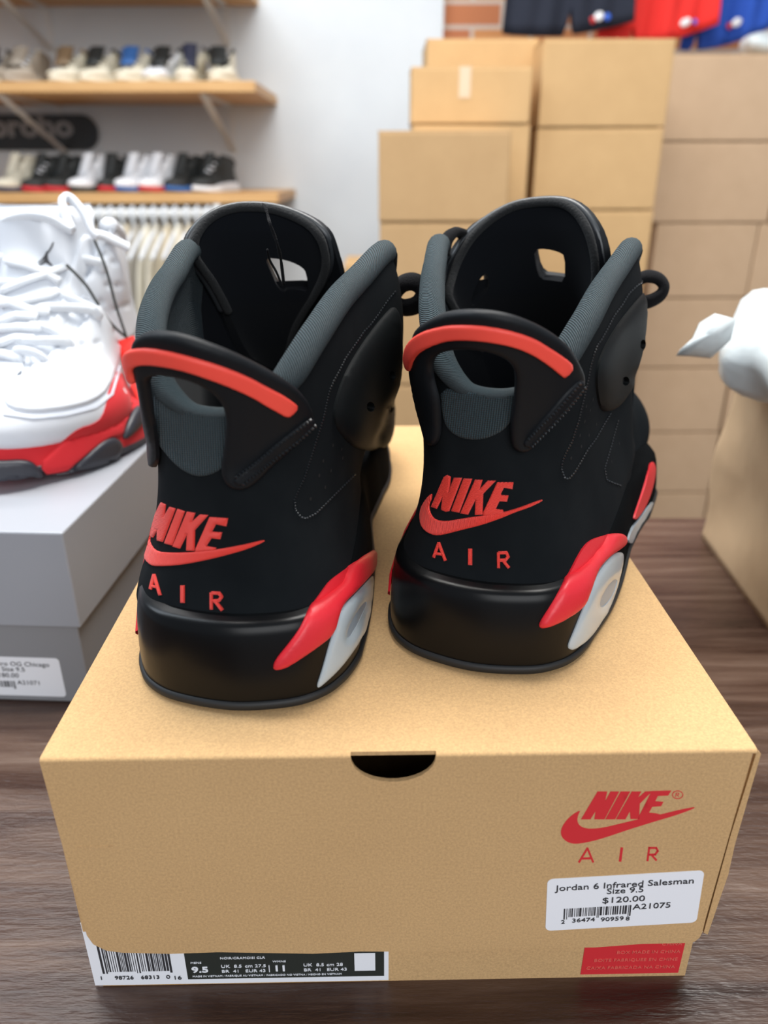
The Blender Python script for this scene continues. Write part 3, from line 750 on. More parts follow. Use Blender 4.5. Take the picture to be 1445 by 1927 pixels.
    # --- knit insert and embroidery on the heel, stitching, ankle panel
    patch('knit_heel_insert', upS, PX['insert'], [], th=.0009, off=.0001, material=M['knit'], parent=t, step=6, rnd=8, smooth=1, uvs=14, uvrot=PX['knitrot'])
    E_ = [patch('x', upS, p, [], th=.0007, off=.0001, step=3.2, rnd=3, edge=.4, uvs=60, uvrot=1.25) for p in PX['nike']]
    for e_, nm in zip(E_, 'NIKE'):
        e_.name = 'embroidered_letter'; e_.data.materials.append(M['thread'])
    patch('embroidered_swoosh', upS, PX['swoosh'], [], th=.0007, off=.0001, material=M['thread'], parent=t, step=3.2, rnd=3, edge=.4, uvs=60, uvrot=.1, smooth=1)
    for e_ in E_: e_.parent = t
    for letter in PX['air']:
        merged('embroidered_letter', [patch('x', upS, p, [], th=.0006, off=.0001+.00006*i_, step=3, rnd=2.5, edge=.4, uvs=45, uvrot=1.5) for i_, p in enumerate(letter)], M['thread'], t)
    for l_ in PX['stitch']: stitches('stitching', upS, [l_], t)
    pv = []
    for c in PX['perf']:
        h, nr = upS.hit(*c); a = nr.orthogonal().normalized(); b = nr.cross(a); pv.append(([h+nr*.00012+(a*math.cos(q_)+b*math.sin(q_))*.0007 for q_ in [i*math.pi/4 for i in range(8)]], [tuple(range(8))]))
    if pv: panels('perforations', pv, M['hole'], t)['kind'] = 'stuff'
    an = patch('ankle_panel', upS, PX['ankle'], PX['ankleholes'], th=.0036, off=.0002, material=M['ankle'], parent=t, step=5, rnd=26, smooth=2, edge=.22, hsharp=True, relax=2)
    for hh in PX['ankleholes']: patch('eyelet_hole', upS, hh, [], th=.0001, off=.0012, material=M['hole'], parent=an, step=5)
    # --- heel tab on a surface that leans away from the collar
    def tabpt(sd, k, z):
        kk = max(0, (z-.088)/.05)
        lo_, hi_ = 0.0, 1.0
        zt = min(z, .088)
        for _ in range(18):
            m_ = (lo_+hi_)/2
            if up(1, k, m_).z < zt: lo_ = m_
            else: hi_ = m_
        p = up(sd, k, (lo_+hi_)/2, -.0006)
        c = S_*lerp_tab(SHIFT, p.y); wy = max(0, 1-p.y/.085)
        x = c+(p.x-c)*(1+PX['flare']*min(kk, 1.4)); y = p.y-PX['lean']*(max(0, kk)**1.15)*wy
        return Vector((x, y, z))
    tb = [[tabpt(sd, k, .060+.1*j/40) for j in range(41)] for sd, k in [(-1, 4.6-i*.11) for i in range(42)]+[(1, i*.11+.05) for i in range(42)]]
    tabS = Surf([(tb, False, False)], fr)
    tab = patch('heel_tab', tabS, PX['tab'], [], th=.0030, off=.0002, back=.0, material=M['rubber'], parent=t, step=5, rnd=8, smooth=1, edge=.45, relax=2)
    patch('red_stripe', tabS, PX['stripe'], [], th=.0042, off=.0002, back=.0, material=M['redrubber'], parent=tab, step=4, rnd=5, smooth=1, edge=.8)
    for sl in PX['slots']:
        patch('stitched_groove', tabS, sl, [], th=.0039, off=.0002, material=M['rubber'], parent=tab, step=3, rnd=4, edge=.6, smooth=1)
    for l_ in PX['tabst']: stitches('tab_stitching', tabS, [l_], tab, pitch=7, dash=.75, wid=.0005, off=.0040, hgt=.0006)
    return t, g, fr, upS
M['knit_in'] = knit_mat('teal_knit_lining', 90, 14, (.014, .027, .034))
M['tongue_edge'] = mat('rubber_tongue_edge', (.028, .032, .036), .38, spec=.6)

# ---- right sneaker, outlines read off the photograph and laid onto its own surfaces
a8 = lambda p: T(780, 880, 5.558, p)
a4 = lambda p: T(760, 570, 4.1286, p)
a6 = lambda p: T(1030, 430, 3.854, p)
b6 = lambda p: T(730, 840, 2.7264, p)
z8 = lambda p: T(780, 360, 4.0139, p)
def ell(cx, cy, rx, ry, n=10): return [(cx+rx*math.cos(2*math.pi*i/n), cy+ry*math.sin(2*math.pi*i/n)) for i in range(n)]
RIGHT = dict(
    tongue=dict(dx=-.013, tw=0, dep=1.0, slant=0,
        out=z8([(225, 900), (235, 760), (275, 600), (330, 470), (420, 330), (560, 200), (720, 110), (880, 75), (1060, 68), (1170, 95), (1260, 170), (1330, 290), (1370, 420), (1388, 560), (1385, 700), (1300, 830), (1230, 1000), (1180, 1150), (900, 1300), (600, 1300), (330, 1150), (240, 1000)]),
        out2=z8([(222, 900), (232, 760), (272, 600), (328, 465), (418, 325), (558, 195), (720, 105), (880, 70), (1060, 63), (1172, 90), (1262, 165), (1334, 290), (1374, 420), (1392, 560), (1388, 700), (1300, 830), (1230, 1000), (1180, 1150), (900, 1300), (600, 1300), (330, 1150), (236, 1000)]),
        holes=[z8([(905, 430), (1000, 425), (1100, 450), (1145, 480), (1145, 680), (1050, 665), (955, 655), (920, 560)]), z8([(540, 608), (562, 700), (545, 745), (470, 830), (430, 865), (412, 830), (440, 740), (490, 650)])],
        rim=z8([(235, 980), (240, 900), (250, 770), (290, 610), (345, 480), (435, 340), (570, 215), (725, 125), (880, 88), (1055, 80), (1160, 108), (1248, 182), (1316, 300), (1355, 425), (1374, 560), (1370, 700), (1320, 790)])),
    sole=[('red_wedge', b6([(764, 928), (780, 895), (850, 790), (895, 700), (930, 640), (990, 520), (1040, 472), (1100, 460), (1140, 444), (1228, 450), (1208, 520), (1170, 532), (1100, 590), (1060, 650), (1030, 740), (1000, 820), (930, 870), (850, 915), (775, 936)]), [], 'redpaint', .0022, 0),
          ('clear_heel_wedge', b6([(1208, 528), (1200, 620), (1168, 740), (1118, 870), (1040, 975), (990, 1018), (915, 1062), (915, 1030), (950, 950), (1000, 825), (1040, 720), (1080, 630), (1150, 548)]), [b6([(1180, 665), (1150, 770), (1085, 840), (1072, 815), (1100, 745), (1145, 680)])], 'ice', .0012, 0),
          ('forefoot_red', b6([(1343, 65), (1368, 90), (1364, 160), (1340, 250), (1300, 335), (1245, 398), (1262, 345), (1285, 280), (1318, 180), (1333, 110)]), [], 'redpaint', .0022, 0),
          ('forefoot_clear', b6([(1366, 270), (1356, 350), (1322, 430), (1265, 490), (1217, 510), (1228, 455), (1250, 410), (1300, 352), (1345, 280)]), [], 'ice', .0016, 0)],
    far=-1, wl=1.03, wr=.006, knitrot=.12, flare=.18, lean=.020,
    insert=a4([(285, 660), (300, 850), (330, 960), (400, 1030), (500, 1062), (620, 1058), (730, 1015), (800, 960), (850, 880), (880, 700), (870, 645), (640, 690), (480, 680)]),
    nike=[a8(p) for p in ([(310, 95), (345, 75), (380, 95), (372, 200), (362, 245), (415, 105), (500, 105), (365, 455), (330, 462), (280, 440), (300, 300), (235, 430), (178, 412)],
        [(517, 112), (605, 115), (470, 470), (385, 455)], [(635, 125), (712, 128), (685, 220), (765, 135), (850, 135), (720, 272), (712, 490), (632, 495), (640, 335), (562, 490), (480, 478)],
        [(865, 152), (1032, 150), (1022, 225), (935, 208), (905, 265), (905, 285), (982, 290), (965, 355), (888, 350), (850, 430), (925, 440), (932, 470), (850, 485), (725, 503), (712, 480), (845, 190)])],
    swoosh=a8([(190, 270), (180, 330), (157, 380), (155, 430), (180, 500), (230, 548), (330, 560), (450, 540), (600, 515), (720, 500), (930, 465), (1100, 415), (1330, 328), (1332, 350), (1200, 415), (1050, 465), (900, 530), (700, 600), (500, 650), (350, 690), (250, 710), (180, 700), (110, 660), (70, 600), (58, 510), (70, 430), (110, 350), (160, 290)]),
    air=[[*strokes([(p, q)], 26/5.558)] if False else strokes([(a8([p])[0], a8([q])[0]) for p, q in prs], wd/5.558) for prs, wd in (
        ([((202, 935), (255, 788)), ((255, 788), (322, 968)), ((222, 900), (290, 905))], 30), ([((582, 855), (582, 1010))], 44),
        ([((876, 892), (878, 1045)), ((882, 890), (960, 888)), ((960, 888), (978, 930)), ((978, 930), (950, 965)), ((950, 965), (895, 968)), ((925, 970), (982, 1042))], 32))],
    stitch=[a6([(720, 370), (650, 410), (590, 470), (540, 550), (480, 630), (440, 710), (390, 800), (360, 840), (330, 920), (305, 1010), (290, 1100), (260, 1230), (240, 1310), (220, 1400), (195, 1470), (170, 1550), (130, 1620), (105, 1680), (95, 1740), (120, 1810), (150, 1815), (190, 1770), (240, 1690), (290, 1600), (350, 1520), (400, 1430), (460, 1330)]),
            a6([(510, 1390), (480, 1500), (440, 1640), (410, 1740), (425, 1825), (480, 1850), (540, 1870)])],
    perf=a6([(330, 1240), (270, 1400), (355, 1420), (235, 1500), (300, 1500), (245, 1580), (170, 1665), (520, 1560), (465, 1690), (310, 1320), (280, 1290)]),
    ankle=a6([(705, 455), (722, 560), (724, 680), (712, 850), (685, 980), (645, 1090), (588, 1185), (530, 1270), (480, 1312), (405, 1335), (370, 1290), (350, 1180), (345, 1060), (360, 970), (420, 830), (500, 700), (600, 570), (680, 480)]),
    ankleholes=[a6(ell(637, 835, 25, 36)), a6(ell(510, 1095, 28, 36))],
    tab=a4([(95, 300), (110, 210), (170, 150), (260, 90), (380, 52), (520, 42), (680, 50), (850, 85), (1000, 145), (1120, 210), (1220, 280), (1290, 370), (1345, 480), (1375, 560), (1370, 640), (1310, 730), (1200, 860), (1090, 990), (1000, 1110), (930, 1160), (870, 1150), (830, 1100), (822, 1000), (828, 880), (850, 760), (858, 640), (862, 550), (845, 470), (780, 410), (680, 365), (560, 345), (440, 345), (320, 365), (250, 410), (230, 470), (235, 560), (250, 620), (285, 740), (292, 840), (297, 1000), (280, 1080), (235, 1125), (195, 1090), (170, 980), (125, 820), (85, 660), (65, 540), (75, 420)]),
    tabhole=a4([(250, 620), (235, 560), (230, 470), (250, 410), (320, 365), (440, 345), (560, 345), (680, 365), (780, 410), (845, 470), (862, 550), (858, 640), (850, 760), (828, 880), (790, 893), (300, 893), (292, 840), (285, 740)]),
    stripe=a4([(62, 440), (72, 360), (100, 290), (160, 225), (250, 170), (380, 140), (520, 133), (680, 143), (850, 185), (1000, 245), (1120, 320), (1210, 395), (1268, 465), (1210, 545), (1190, 548), (1100, 450), (980, 370), (850, 305), (700, 265), (560, 250), (420, 255), (300, 285), (200, 345), (140, 420), (112, 515), (88, 515)]),
    slots=[a4([(1310, 560), (1348, 590), (1330, 650), (1150, 870), (1000, 1060), (940, 1105), (900, 1080), (910, 1030), (1050, 860), (1200, 670)])],
    tabst=[a4([(1300, 585), (1180, 740), (1030, 910), (920, 1030)]), a4([(1335, 620), (1220, 770), (1080, 940), (950, 1090)])])
rs_, rg, rfr, rupS = black_sneaker(1, (.034, .2435), -R(16), 'right one of the two black high-top sneakers with red heel logo, on the kraft box', RIGHT)

c5 = lambda p: T(230, 860, 2.7264, p)
c3 = lambda p: T(240, 600, 4.0139, p)
e5 = lambda p: T(540, 460, 5.5577, p)
e7 = lambda p: T(340, 370, 4.5156, p)
l8 = lambda p: T(260, 930, 5.558, p)
LEFT = dict(
    tongue=dict(dx=-.013, tw=-.1, dep=1.0, slant=0,
        out=e7([(860, 1500), (600, 1400), (500, 1250), (400, 1000), (330, 860), (250, 720), (160, 600), (108, 520), (97, 400), (125, 310), (200, 205), (320, 125), (450, 85), (560, 75), (700, 80), (850, 110), (1000, 168), (1120, 240), (1205, 340), (1240, 440), (1258, 560), (1235, 680), (1160, 830), (1060, 980), (980, 1130), (930, 1300), (900, 1500)]),
        out2=e7([(860, 1500), (600, 1400), (500, 1250), (400, 1000), (330, 860), (245, 720), (155, 600), (104, 520), (93, 400), (120, 308), (197, 202), (318, 120), (450, 80), (560, 70), (702, 75), (852, 105), (1003, 163), (1124, 236), (1212, 338), (1250, 440), (1285, 560), (1330, 750), (1330, 830), (1200, 1030), (1080, 1150), (980, 1300), (930, 1500)]),
        holes=[e7([(712, 508), (850, 520), (950, 545), (1040, 590), (1075, 640), (1092, 800), (1000, 775), (895, 780), (880, 805), (830, 775), (760, 620)])],
        rim=e7([(400, 980), (335, 850), (255, 712), (170, 595), (120, 515), (110, 400), (137, 315), (210, 215), (325, 137), (452, 98), (560, 88), (700, 93), (846, 122), (993, 180), (1108, 250), (1190, 348), (1225, 445), (1240, 560), (1215, 680), (1140, 830), (1040, 980), (960, 1130), (905, 1300), (880, 1450)])),
    sole=[('red_wedge', c5([(767, 1085), (782, 1040), (850, 960), (910, 880), (940, 812), (960, 770), (1020, 690), (1060, 630), (1150, 570), (1230, 510), (1270, 480), (1352, 467), (1330, 545), (1292, 578), (1200, 680), (1120, 760), (1098, 830), (1080, 905), (1000, 970), (900, 1040), (830, 1083), (775, 1092)]), [], 'redpaint', .0022, 0),
          ('clear_heel_wedge', c5([(1300, 582), (1303, 640), (1290, 780), (1270, 850), (1200, 970), (1120, 1078), (1050, 1145), (985, 1200), (1000, 1165), (1030, 1070), (1065, 940), (1085, 890), (1108, 785), (1200, 692)]), [c5([(1255, 722), (1250, 752), (1205, 850), (1142, 955), (1143, 900), (1165, 845), (1205, 780)])], 'ice', .0012, 0)],
    far=1, wl=1.15, wr=.005, knitrot=-.05, flare=.18, lean=.020,
    insert=c3([(130, 560), (200, 850), (240, 950), (280, 1000), (350, 1085), (430, 1150), (520, 1190), (620, 1182), (720, 1130), (800, 1050), (820, 900), (800, 740), (740, 700), (600, 680), (480, 650), (380, 580), (280, 500)]),
    nike=[l8(p) for p in ([(245, 85), (292, 108), (278, 235), (335, 130), (395, 150), (260, 500), (205, 485), (210, 370), (160, 455), (122, 440), (190, 200)],
        [(417, 152), (492, 178), (360, 535), (280, 515)], [(515, 182), (600, 195), (568, 285), (650, 210), (737, 218), (597, 375), (592, 590), (508, 590), (517, 415), (440, 568), (365, 548)],
        [(750, 238), (942, 250), (925, 335), (818, 312), (775, 390), (880, 398), (862, 470), (772, 458), (718, 540), (822, 560), (800, 585), (600, 602), (603, 572)])],
    swoosh=l8([(135, 270), (125, 320), (112, 390), (120, 470), (150, 550), (210, 600), (330, 610), (500, 608), (620, 598), (830, 575), (1000, 545), (1150, 515), (1322, 472), (1318, 498), (1150, 570), (950, 630), (750, 680), (560, 720), (400, 745), (200, 755), (140, 745), (80, 690), (55, 600), (52, 520), (70, 400), (110, 300)]),
    air=[strokes([(l8([p])[0], l8([q])[0]) for p, q in prs], wd/5.558) for prs, wd in (
        ([((133, 990), (170, 843)), ((170, 843), (232, 1052)), ((150, 962), (200, 972))], 28), ([((467, 962), (467, 1128))], 44),
        ([((766, 1035), (767, 1200)), ((772, 1032), (850, 1034)), ((850, 1034), (875, 1072)), ((875, 1072), (850, 1108)), ((850, 1108), (785, 1115)), ((812, 1118), (880, 1208))], 34))],
    stitch=[e5([(1130, 490), (1040, 600), (960, 720), (870, 840), (800, 910), (740, 1000), (660, 1110), (600, 1200), (540, 1320), (480, 1430), (440, 1520), (410, 1640), (385, 1770), (350, 1890)])+c5([(930, 110), (900, 170), (880, 220), (885, 270), (910, 305), (940, 315), (990, 290), (1050, 230), (1120, 160), (1200, 80)]),
            c5([(1270, 190), (1245, 250), (1240, 310), (1290, 340), (1355, 370)])],
    perf=c5([(1010, 95), (1070, 70), (1030, 20), (1130, 5), (1040, 155), (965, 215), (1125, -40), (1080, -60)]),
    ankle=e5([(1108, 642), (1150, 720), (1180, 850), (1186, 1000), (1188, 1200), (1182, 1500), (1170, 1800), (1140, 2050), (1000, 2150), (800, 2160), (700, 2120), (620, 2060), (530, 1950), (490, 1860), (475, 1780), (485, 1690), (530, 1520), (620, 1300), (750, 1080), (900, 870), (1050, 690)]),
    ankleholes=[e5(ell(1020, 1360, 34, 56)), e5(ell(783, 1685, 46, 54)), e5(ell(1030, 1730, 28, 50))],
    tab=c3([(58, 200), (65, 150), (110, 105), (190, 80), (300, 85), (430, 108), (600, 165), (800, 243), (1000, 343), (1150, 428), (1250, 505), (1330, 600), (1373, 700), (1378, 780), (1340, 850), (1200, 985), (1100, 1085), (990, 1205), (910, 1272), (830, 1290), (755, 1250), (718, 1170), (716, 1094), (730, 1000), (745, 800), (740, 680), (700, 592), (600, 500), (480, 442), (350, 415), (230, 408), (172, 425), (190, 560), (207, 700), (232, 860), (245, 980), (250, 1070), (225, 1125), (185, 1125), (162, 1090), (158, 950), (150, 750), (125, 600), (100, 460), (60, 330)]),
    tabhole=c3([(172, 425), (230, 408), (350, 415), (480, 442), (600, 500), (700, 592), (740, 680), (745, 800), (730, 1000), (716, 1094), (258, 1094), (245, 980), (232, 860), (207, 700), (190, 560)]),
    stripe=c3([(32, 250), (60, 200), (150, 177), (300, 190), (500, 240), (700, 310), (900, 400), (1100, 510), (1190, 580), (1245, 635), (1190, 700), (1162, 710), (1080, 650), (900, 540), (700, 440), (500, 355), (350, 320), (200, 305), (120, 318), (95, 360), (100, 410), (112, 462), (80, 458), (48, 360)]),
    slots=[c3([(1330, 712), (1362, 745), (1340, 800), (1200, 935), (1050, 1065), (900, 1205), (850, 1245), (800, 1215), (810, 1170), (950, 1040), (1150, 855)])],
    tabst=[c3([(1320, 725), (1200, 820), (1050, 950), (900, 1085), (800, 1180)]), c3([(1352, 770), (1230, 890), (1080, 1020), (930, 1160), (850, 1235)])])
ls_, lg, lfr, lupS = black_sneaker(-1, (-.0545, .2203), -R(5), 'left one of the two black high-top sneakers with red heel logo, on the kraft box', LEFT)

# laces and cord of the black pair
def pxtube(name, pts, rad, material, parent=None, world=True, n=8, flat=1.0, res=40):
    return tube(name, [at_y(x, y, Y) for x, y, Y in pts], rad, material, parent, n=n, world=world, flat=flat, res=res)
pxtube('lace_loop', [(742, 572, .385), (762, 579, .383), (785, 573, .381), (797, 557, .381), (794, 540, .382), (777, 530, .383), (758, 534, .385), (745, 548, .388)], .0050, M['lace'], ls_, flat=.7)
pxtube('lace_loop', [(1200, 570, .402), (1222, 567, .402), (1243, 555, .403), (1249, 538, .404), (1238, 524, .405), (1218, 520, .406), (1200, 526, .408)], .0048, M['lace'], rs_, flat=.6)
pxtube('lace_loop', [(834, 480, .402), (840, 452, .405), (855, 437, .410), (872, 442, .415), (884, 462, .420), (880, 510, .425)], .0042, M['lace'], rs_, flat=.6)
cq = [(495, 384), (500, 392), (505, 410), (508, 420), (515, 440), (522, 460), (527, 480), (530, 500), (534, 535)]
cord = ls_
for dx in (-1.2, 1.2):
    pxtube('tag_cord', [(x+dx*math.sin(i*1.9), y, .352-.012*min(1, i/3)+.016*max(0, (i-5)/3)) for i, (x, y) in enumerate(cq)], .00055, M['lace'], cord, n=6)
pxtube('tag_cord', [(503, 470, .352), (508, 490, .362), (520, 512, .365), (531, 538, .368)], .0006, M['lace'], cord, n=6)

# ------------------------------------------------------------------ grey shoe box and the white pair on it
GY = R(-3)
gb = thing('shoe_box', 'plain grey shoe box with a white price sticker under the white sneakers', 'box', (-.1745, .372, 0), (0, 0, GY))
gz = .1171
bm = bmesh.new(); box_bm(bm, (-.13, .175, gz-.0305), (.26, .35, .061), 0, .0012); bmobj('lid', bm, M['grey_board'], gb)
bm = bmesh.new(); box_bm(bm, (-.13, .175, .029), (.252, .342, .058), 0, .001); bmobj('box_base', bm, M['grey_base'], gb)
GM = Matrix.Translation((-.1745, .372, 0)) @ Matrix.Rotation(GY, 4, 'Z')
gq = [plane_pt(px, py, GM.inverted(), .0038) for px, py in ((-70, 1302), (126, 1315), (108, 1243), (-72, 1230))]
sx0, sx1, sz0, sz1 = gq[1].x-.072, gq[1].x, (gq[1].z+gq[0].z)/2, (gq[2].z+gq[3].z)/2
GS = Matrix.Translation((sx0, .0038, sz0)) @ FR
gst = plate('price_sticker', rrect(0, 0, sx1-sx0, sz1-sz0, .0025), [], .0002, GS, M['sticker'], gb); gst['label'] = 'white price sticker with rounded corners'
wS, hS = sx1-sx0, sz1-sz0
barcode(gst, wS*.15, wS*.58, hS*.22, hS*.38, GS, 15, .0012)
for s_, x, y, sz, al, sx in (('Jordan 13 Retro OG Chicago', .52, .78, .0043, 'CENTER', 1.1), ('2025 Size 9.5', .52, .64, .0043, 'CENTER', 1.1), ('$180.00', .52, .48, .0044, 'CENTER', 1.1), ('A21071', .60, .30, .0042, 'LEFT', 1.1)):
    text('printed_text', s_, sz, GS @ Matrix.Translation((wS*x, hS*y, .0001)), M['ink'], gst, align=al, sx=sx)

w2 = lambda p: T(0, 350, 3.2117, p)
def white_sneaker(S_, org, head, label, detail):
    loc = Vector((org[0], org[1], gz+.0008)); fr = Matrix.Translation(loc) @ Matrix.Rotation(head, 4, 'Z')
    t = thing('sneaker', label, 'sneaker', loc, (0, 0, head), 'white and red high-top sneakers on the grey box')
    g = sneaker(S_, fr, 1, 0, 56, 20, 40, .98); up, mid, outl = g['upper'], g['mid'], g['outline']
    orow = [[outl(sd, k, d, z+lerp_tab(ZBOT, cat(g['flo'], k)[1])) for d, z in ((-.004, 0), (0, .0004), (.001, .002), (.0005, .0044), (-.003, .0046))] for sd, k in g['loop']]
    gridmesh('outsole', orow, M['podrub'], t, closed=True, caps=True)
    gridmesh('midsole', g['midrows'], M['redsuede'], t, closed=True, caps=True)
    gridmesh('upper', g['uprows'], M['wleather'], t)
    inner = [[up(sd, k, v, .006 if k < 9 else .003)+Vector((0, 0, -.001)) for v in (.02, .2, .4, .6, .8, .9, .97, 1)] for sd, k in g['uloop']]
    gridmesh('lining', inner, M['wleather'], t, flip=True)
    pts = [up(1 if i >= 0 else -1, abs(i)/30*6.05, 1.0, .0022) for i in range(-30, 31)]
    tube('padded_collar', pts, .0058, M['wleather'], t, n=12)
    def tsurf(u, v, o=0):
        cy = lerp_tab([(0, .238), (.25, .222), (.5, .203), (.8, .188), (1.2, .180)], v); cz = .062+.085*v
        rr_ = lerp_tab([(0, .022), (.4, .028), (.8, .034), (1.2, .036)], v)
        a = R(80)*u
        return Vector((S_*lerp_tab(SHIFT, cy)*.4+(rr_+o)*math.sin(a), cy+o-rr_*(1-math.cos(a)), cz))
    tr = [[tsurf(-1+2*i/24, -.05+1.17*j/24, -.004*(1-min(1, (24-j)/2.0))) for j in range(25)] for i in range(25)]
    ti = [[tsurf(-1+2*i/24, -.05+1.17*j/24, -.007+.004*(1-min(1, (24-j)/2.0))) for j in range(25)] for i in range(25)]
    vs = [p for r_ in tr for p in r_]+[p for r_ in ti for p in r_]; fs = grid_faces(25, 25)+[tuple(625+q for q in f[::-1]) for f in grid_faces(25, 25)]
    bd = [(i, 0) for i in range(25)]+[(24, j) for j in range(1, 25)]+[(i, 24) for i in range(23, -1, -1)]+[(0, j) for j in range(23, 0, -1)]
    ids = [i*25+j for i, j in bd]
    for a, b in zip(ids, ids[1:]+ids[:1]): fs.append((a, b, b+625, a+625))
    mesh('tongue', vs, fs, M['wleather'], t, True)
    tS = Surf([(tr, False, False)], fr); allS = Surf([(g['uprows'], False, False), (tr, False, False), (g['midrows'], True, True)], fr)
    gk = [6.9+.25*i for i in range(29)]
    gus = [[up(-1, k, 1.0, .004).lerp(up(1, k, 1.0, .004), j/8)+Vector((0, .012*math.sin(math.pi*j/8)*max(0, (11-k)/4), -.003+.004*math.sin(math.pi*j/8))) for j in range(9)] for k in gk]
    gridmesh('tongue_gusset', gus, M['wleather'], t)
    # laces across the throat
    for i in range(6):
        k = 7.1+i*.55
        a = up(-1, k, 1.0, -.002); b = up(1, k, 1.0, -.002); m_ = (a+b)/2+Vector((0, .010, .006-.0005*i))
        c_ = up(1, k+.5, 1.0, -.002) if i % 2 else b
        tube('lace', [a+Vector((0, 0, -.006)), a+Vector((0, .003, .002)), m_, c_+Vector((0, .003, .002)), c_+Vector((0, 0, -.006))], .0032, M['wlace'], t, n=8, res=14, flat=.6)
    if detail:
        dm = [(x_, y_, 5.5, 1.0) for x_, y_ in w2([(470, 800), (570, 790), (400, 850), (490, 970), (575, 955), (385, 1005), (480, 1165), (570, 1100), (365, 1185), (275, 1050), (255, 1240), (120, 1270), (690, 740), (640, 600), (520, 545), (680, 460), (600, 700), (700, 600), (740, 720), (620, 420)])]
        patch('quilted_side_panel', allS, w2([(490, 290), (560, 310), (690, 400), (765, 560), (798, 720), (835, 880), (740, 940), (700, 1080), (650, 1235), (560, 1308), (400, 1350), (200, 1372), (60, 1350), (12, 1290), (40, 1200), (150, 1100), (260, 950), (340, 780), (400, 600), (450, 450)]), th=.0022, off=.0002, back=.001, material=M['wleather'], parent=t, step=5, rnd=5, smooth=1, edge=.3, dim=dm)
        patch('panel_piping', allS, w2([(25, 1365), (200, 1392), (400, 1372), (570, 1330), (665, 1255), (720, 1085), (730, 1090), (678, 1265), (578, 1345), (400, 1390), (200, 1410), (20, 1385)]), th=.0008, off=.0002, material=M['wline'], parent=t, step=4, smooth=0)
        patch('red_sidewall', allS, w2([(240, 1670), (300, 1622), (400, 1520), (480, 1462), (560, 1440), (615, 1400), (648, 1290), (655, 1230), (722, 1085), (800, 1285), (812, 1312), (760, 1420), (732, 1520), (680, 1512), (580, 1572), (450, 1682), (350, 1748), (270, 1775)]), th=.002, off=.0004, back=.001, material=M['redsuede'], parent=t, step=5, rnd=6, smooth=1)
        for pod in ([(-60, 1650), (0, 1658), (150, 1648), (220, 1680), (262, 1770), (248, 1818), (150, 1843), (0, 1838), (-60, 1830)], [(272, 1782), (380, 1740), (500, 1640), (600, 1540), (680, 1512), (722, 1542), (733, 1590), (690, 1660), (560, 1750), (430, 1798), (330, 1803)], [(737, 1500), (762, 1430), (815, 1322), (868, 1342), (880, 1400), (830, 1468), (747, 1543)]):
            patch('sole_pod', allS, w2(pod), th=.0035, off=.0004, back=.002, material=M['podrub'], parent=t, step=5, rnd=9, smooth=2)
        patch('tongue_emblem', allS, w2([(318, 340), (326, 342), (318, 365), (305, 390), (288, 412), (290, 440), (298, 458), (320, 482), (312, 486), (284, 468), (272, 466), (238, 484), (234, 480), (262, 456), (266, 440), (252, 452), (232, 468), (230, 464), (256, 440), (270, 420), (278, 400), (296, 388)]), th=.0004, off=.0003, back=.0002, material=M['ink'], parent=t, step=2)
    return t, g, fr, allS
WH = R(183)
ws, wg, wfr, wS_ = white_sneaker(-1, (-.254, .728), WH, 'white high-top sneaker with red midsole and quilted side, nearest the black pair', True)
white_sneaker(1, (-.385, .735), WH+R(2), 'white high-top sneaker cut off by the left edge of the photo', False)
def hugtube(nm, S, pts, rd, material, parent, lift=.6, res=None):
    q_ = []
    for i in range(len(pts)-1):
        for k in range(5): q_.append((pts[i][0]+(pts[i+1][0]-pts[i][0])*k/5, pts[i][1]+(pts[i+1][1]-pts[i][1])*k/5))
    q_.append(pts[-1]); v_ = []
    for px in q_:
        h, nr = S.hit(*px); p = h+nr*rd*lift
        if not v_ or (p-v_[-1]).length < .02: v_.append(p)
    return tube(nm, v_, rd, material, parent, n=8, flat=.7)
for pts in ([(50, 455), (180, 490), (280, 535), (360, 585)], [(30, 640), (150, 585), (260, 545), (395, 490)], [(20, 722), (150, 702), (300, 668), (350, 640)], [(0, 690), (80, 715), (200, 765), (300, 770)], [(0, 835), (110, 790), (230, 800)], [(0, 870), (120, 860), (260, 868)], [(0, 965), (100, 925), (210, 930)], [(0, 1010), (90, 1040), (150, 1060)]):
    hugtube('lace', wS_, w2(pts), .0031, M['wlace'], ws)
for nm, pts, rd in (('lace_loop', [(0, 258, .56), (60, 205, .55), (180, 180, .545), (300, 195, .54), (395, 250, .54), (440, 270, .54)], .0038), ('lace_loop', [(436, 270, .54), (395, 170, .545), (375, 95, .55), (402, 66, .555), (450, 95, .555), (515, 180, .55), (560, 285, .545), (590, 310, .545)], .0038),
                    ('lace', [(560, 290, .56), (620, 300, .565), (700, 335, .57), (775, 372, .575)], .0038)):
    pxtube(nm, [(x/3.2117, 350+y/3.2117, Y) for x, y, Y in pts], rd, M['wlace'], ws, flat=.7)
ht = thing('hang_tag', 'red plastic tag on a dark cord hanging from the white sneaker', 'tag', at_y(240, 640, .55))
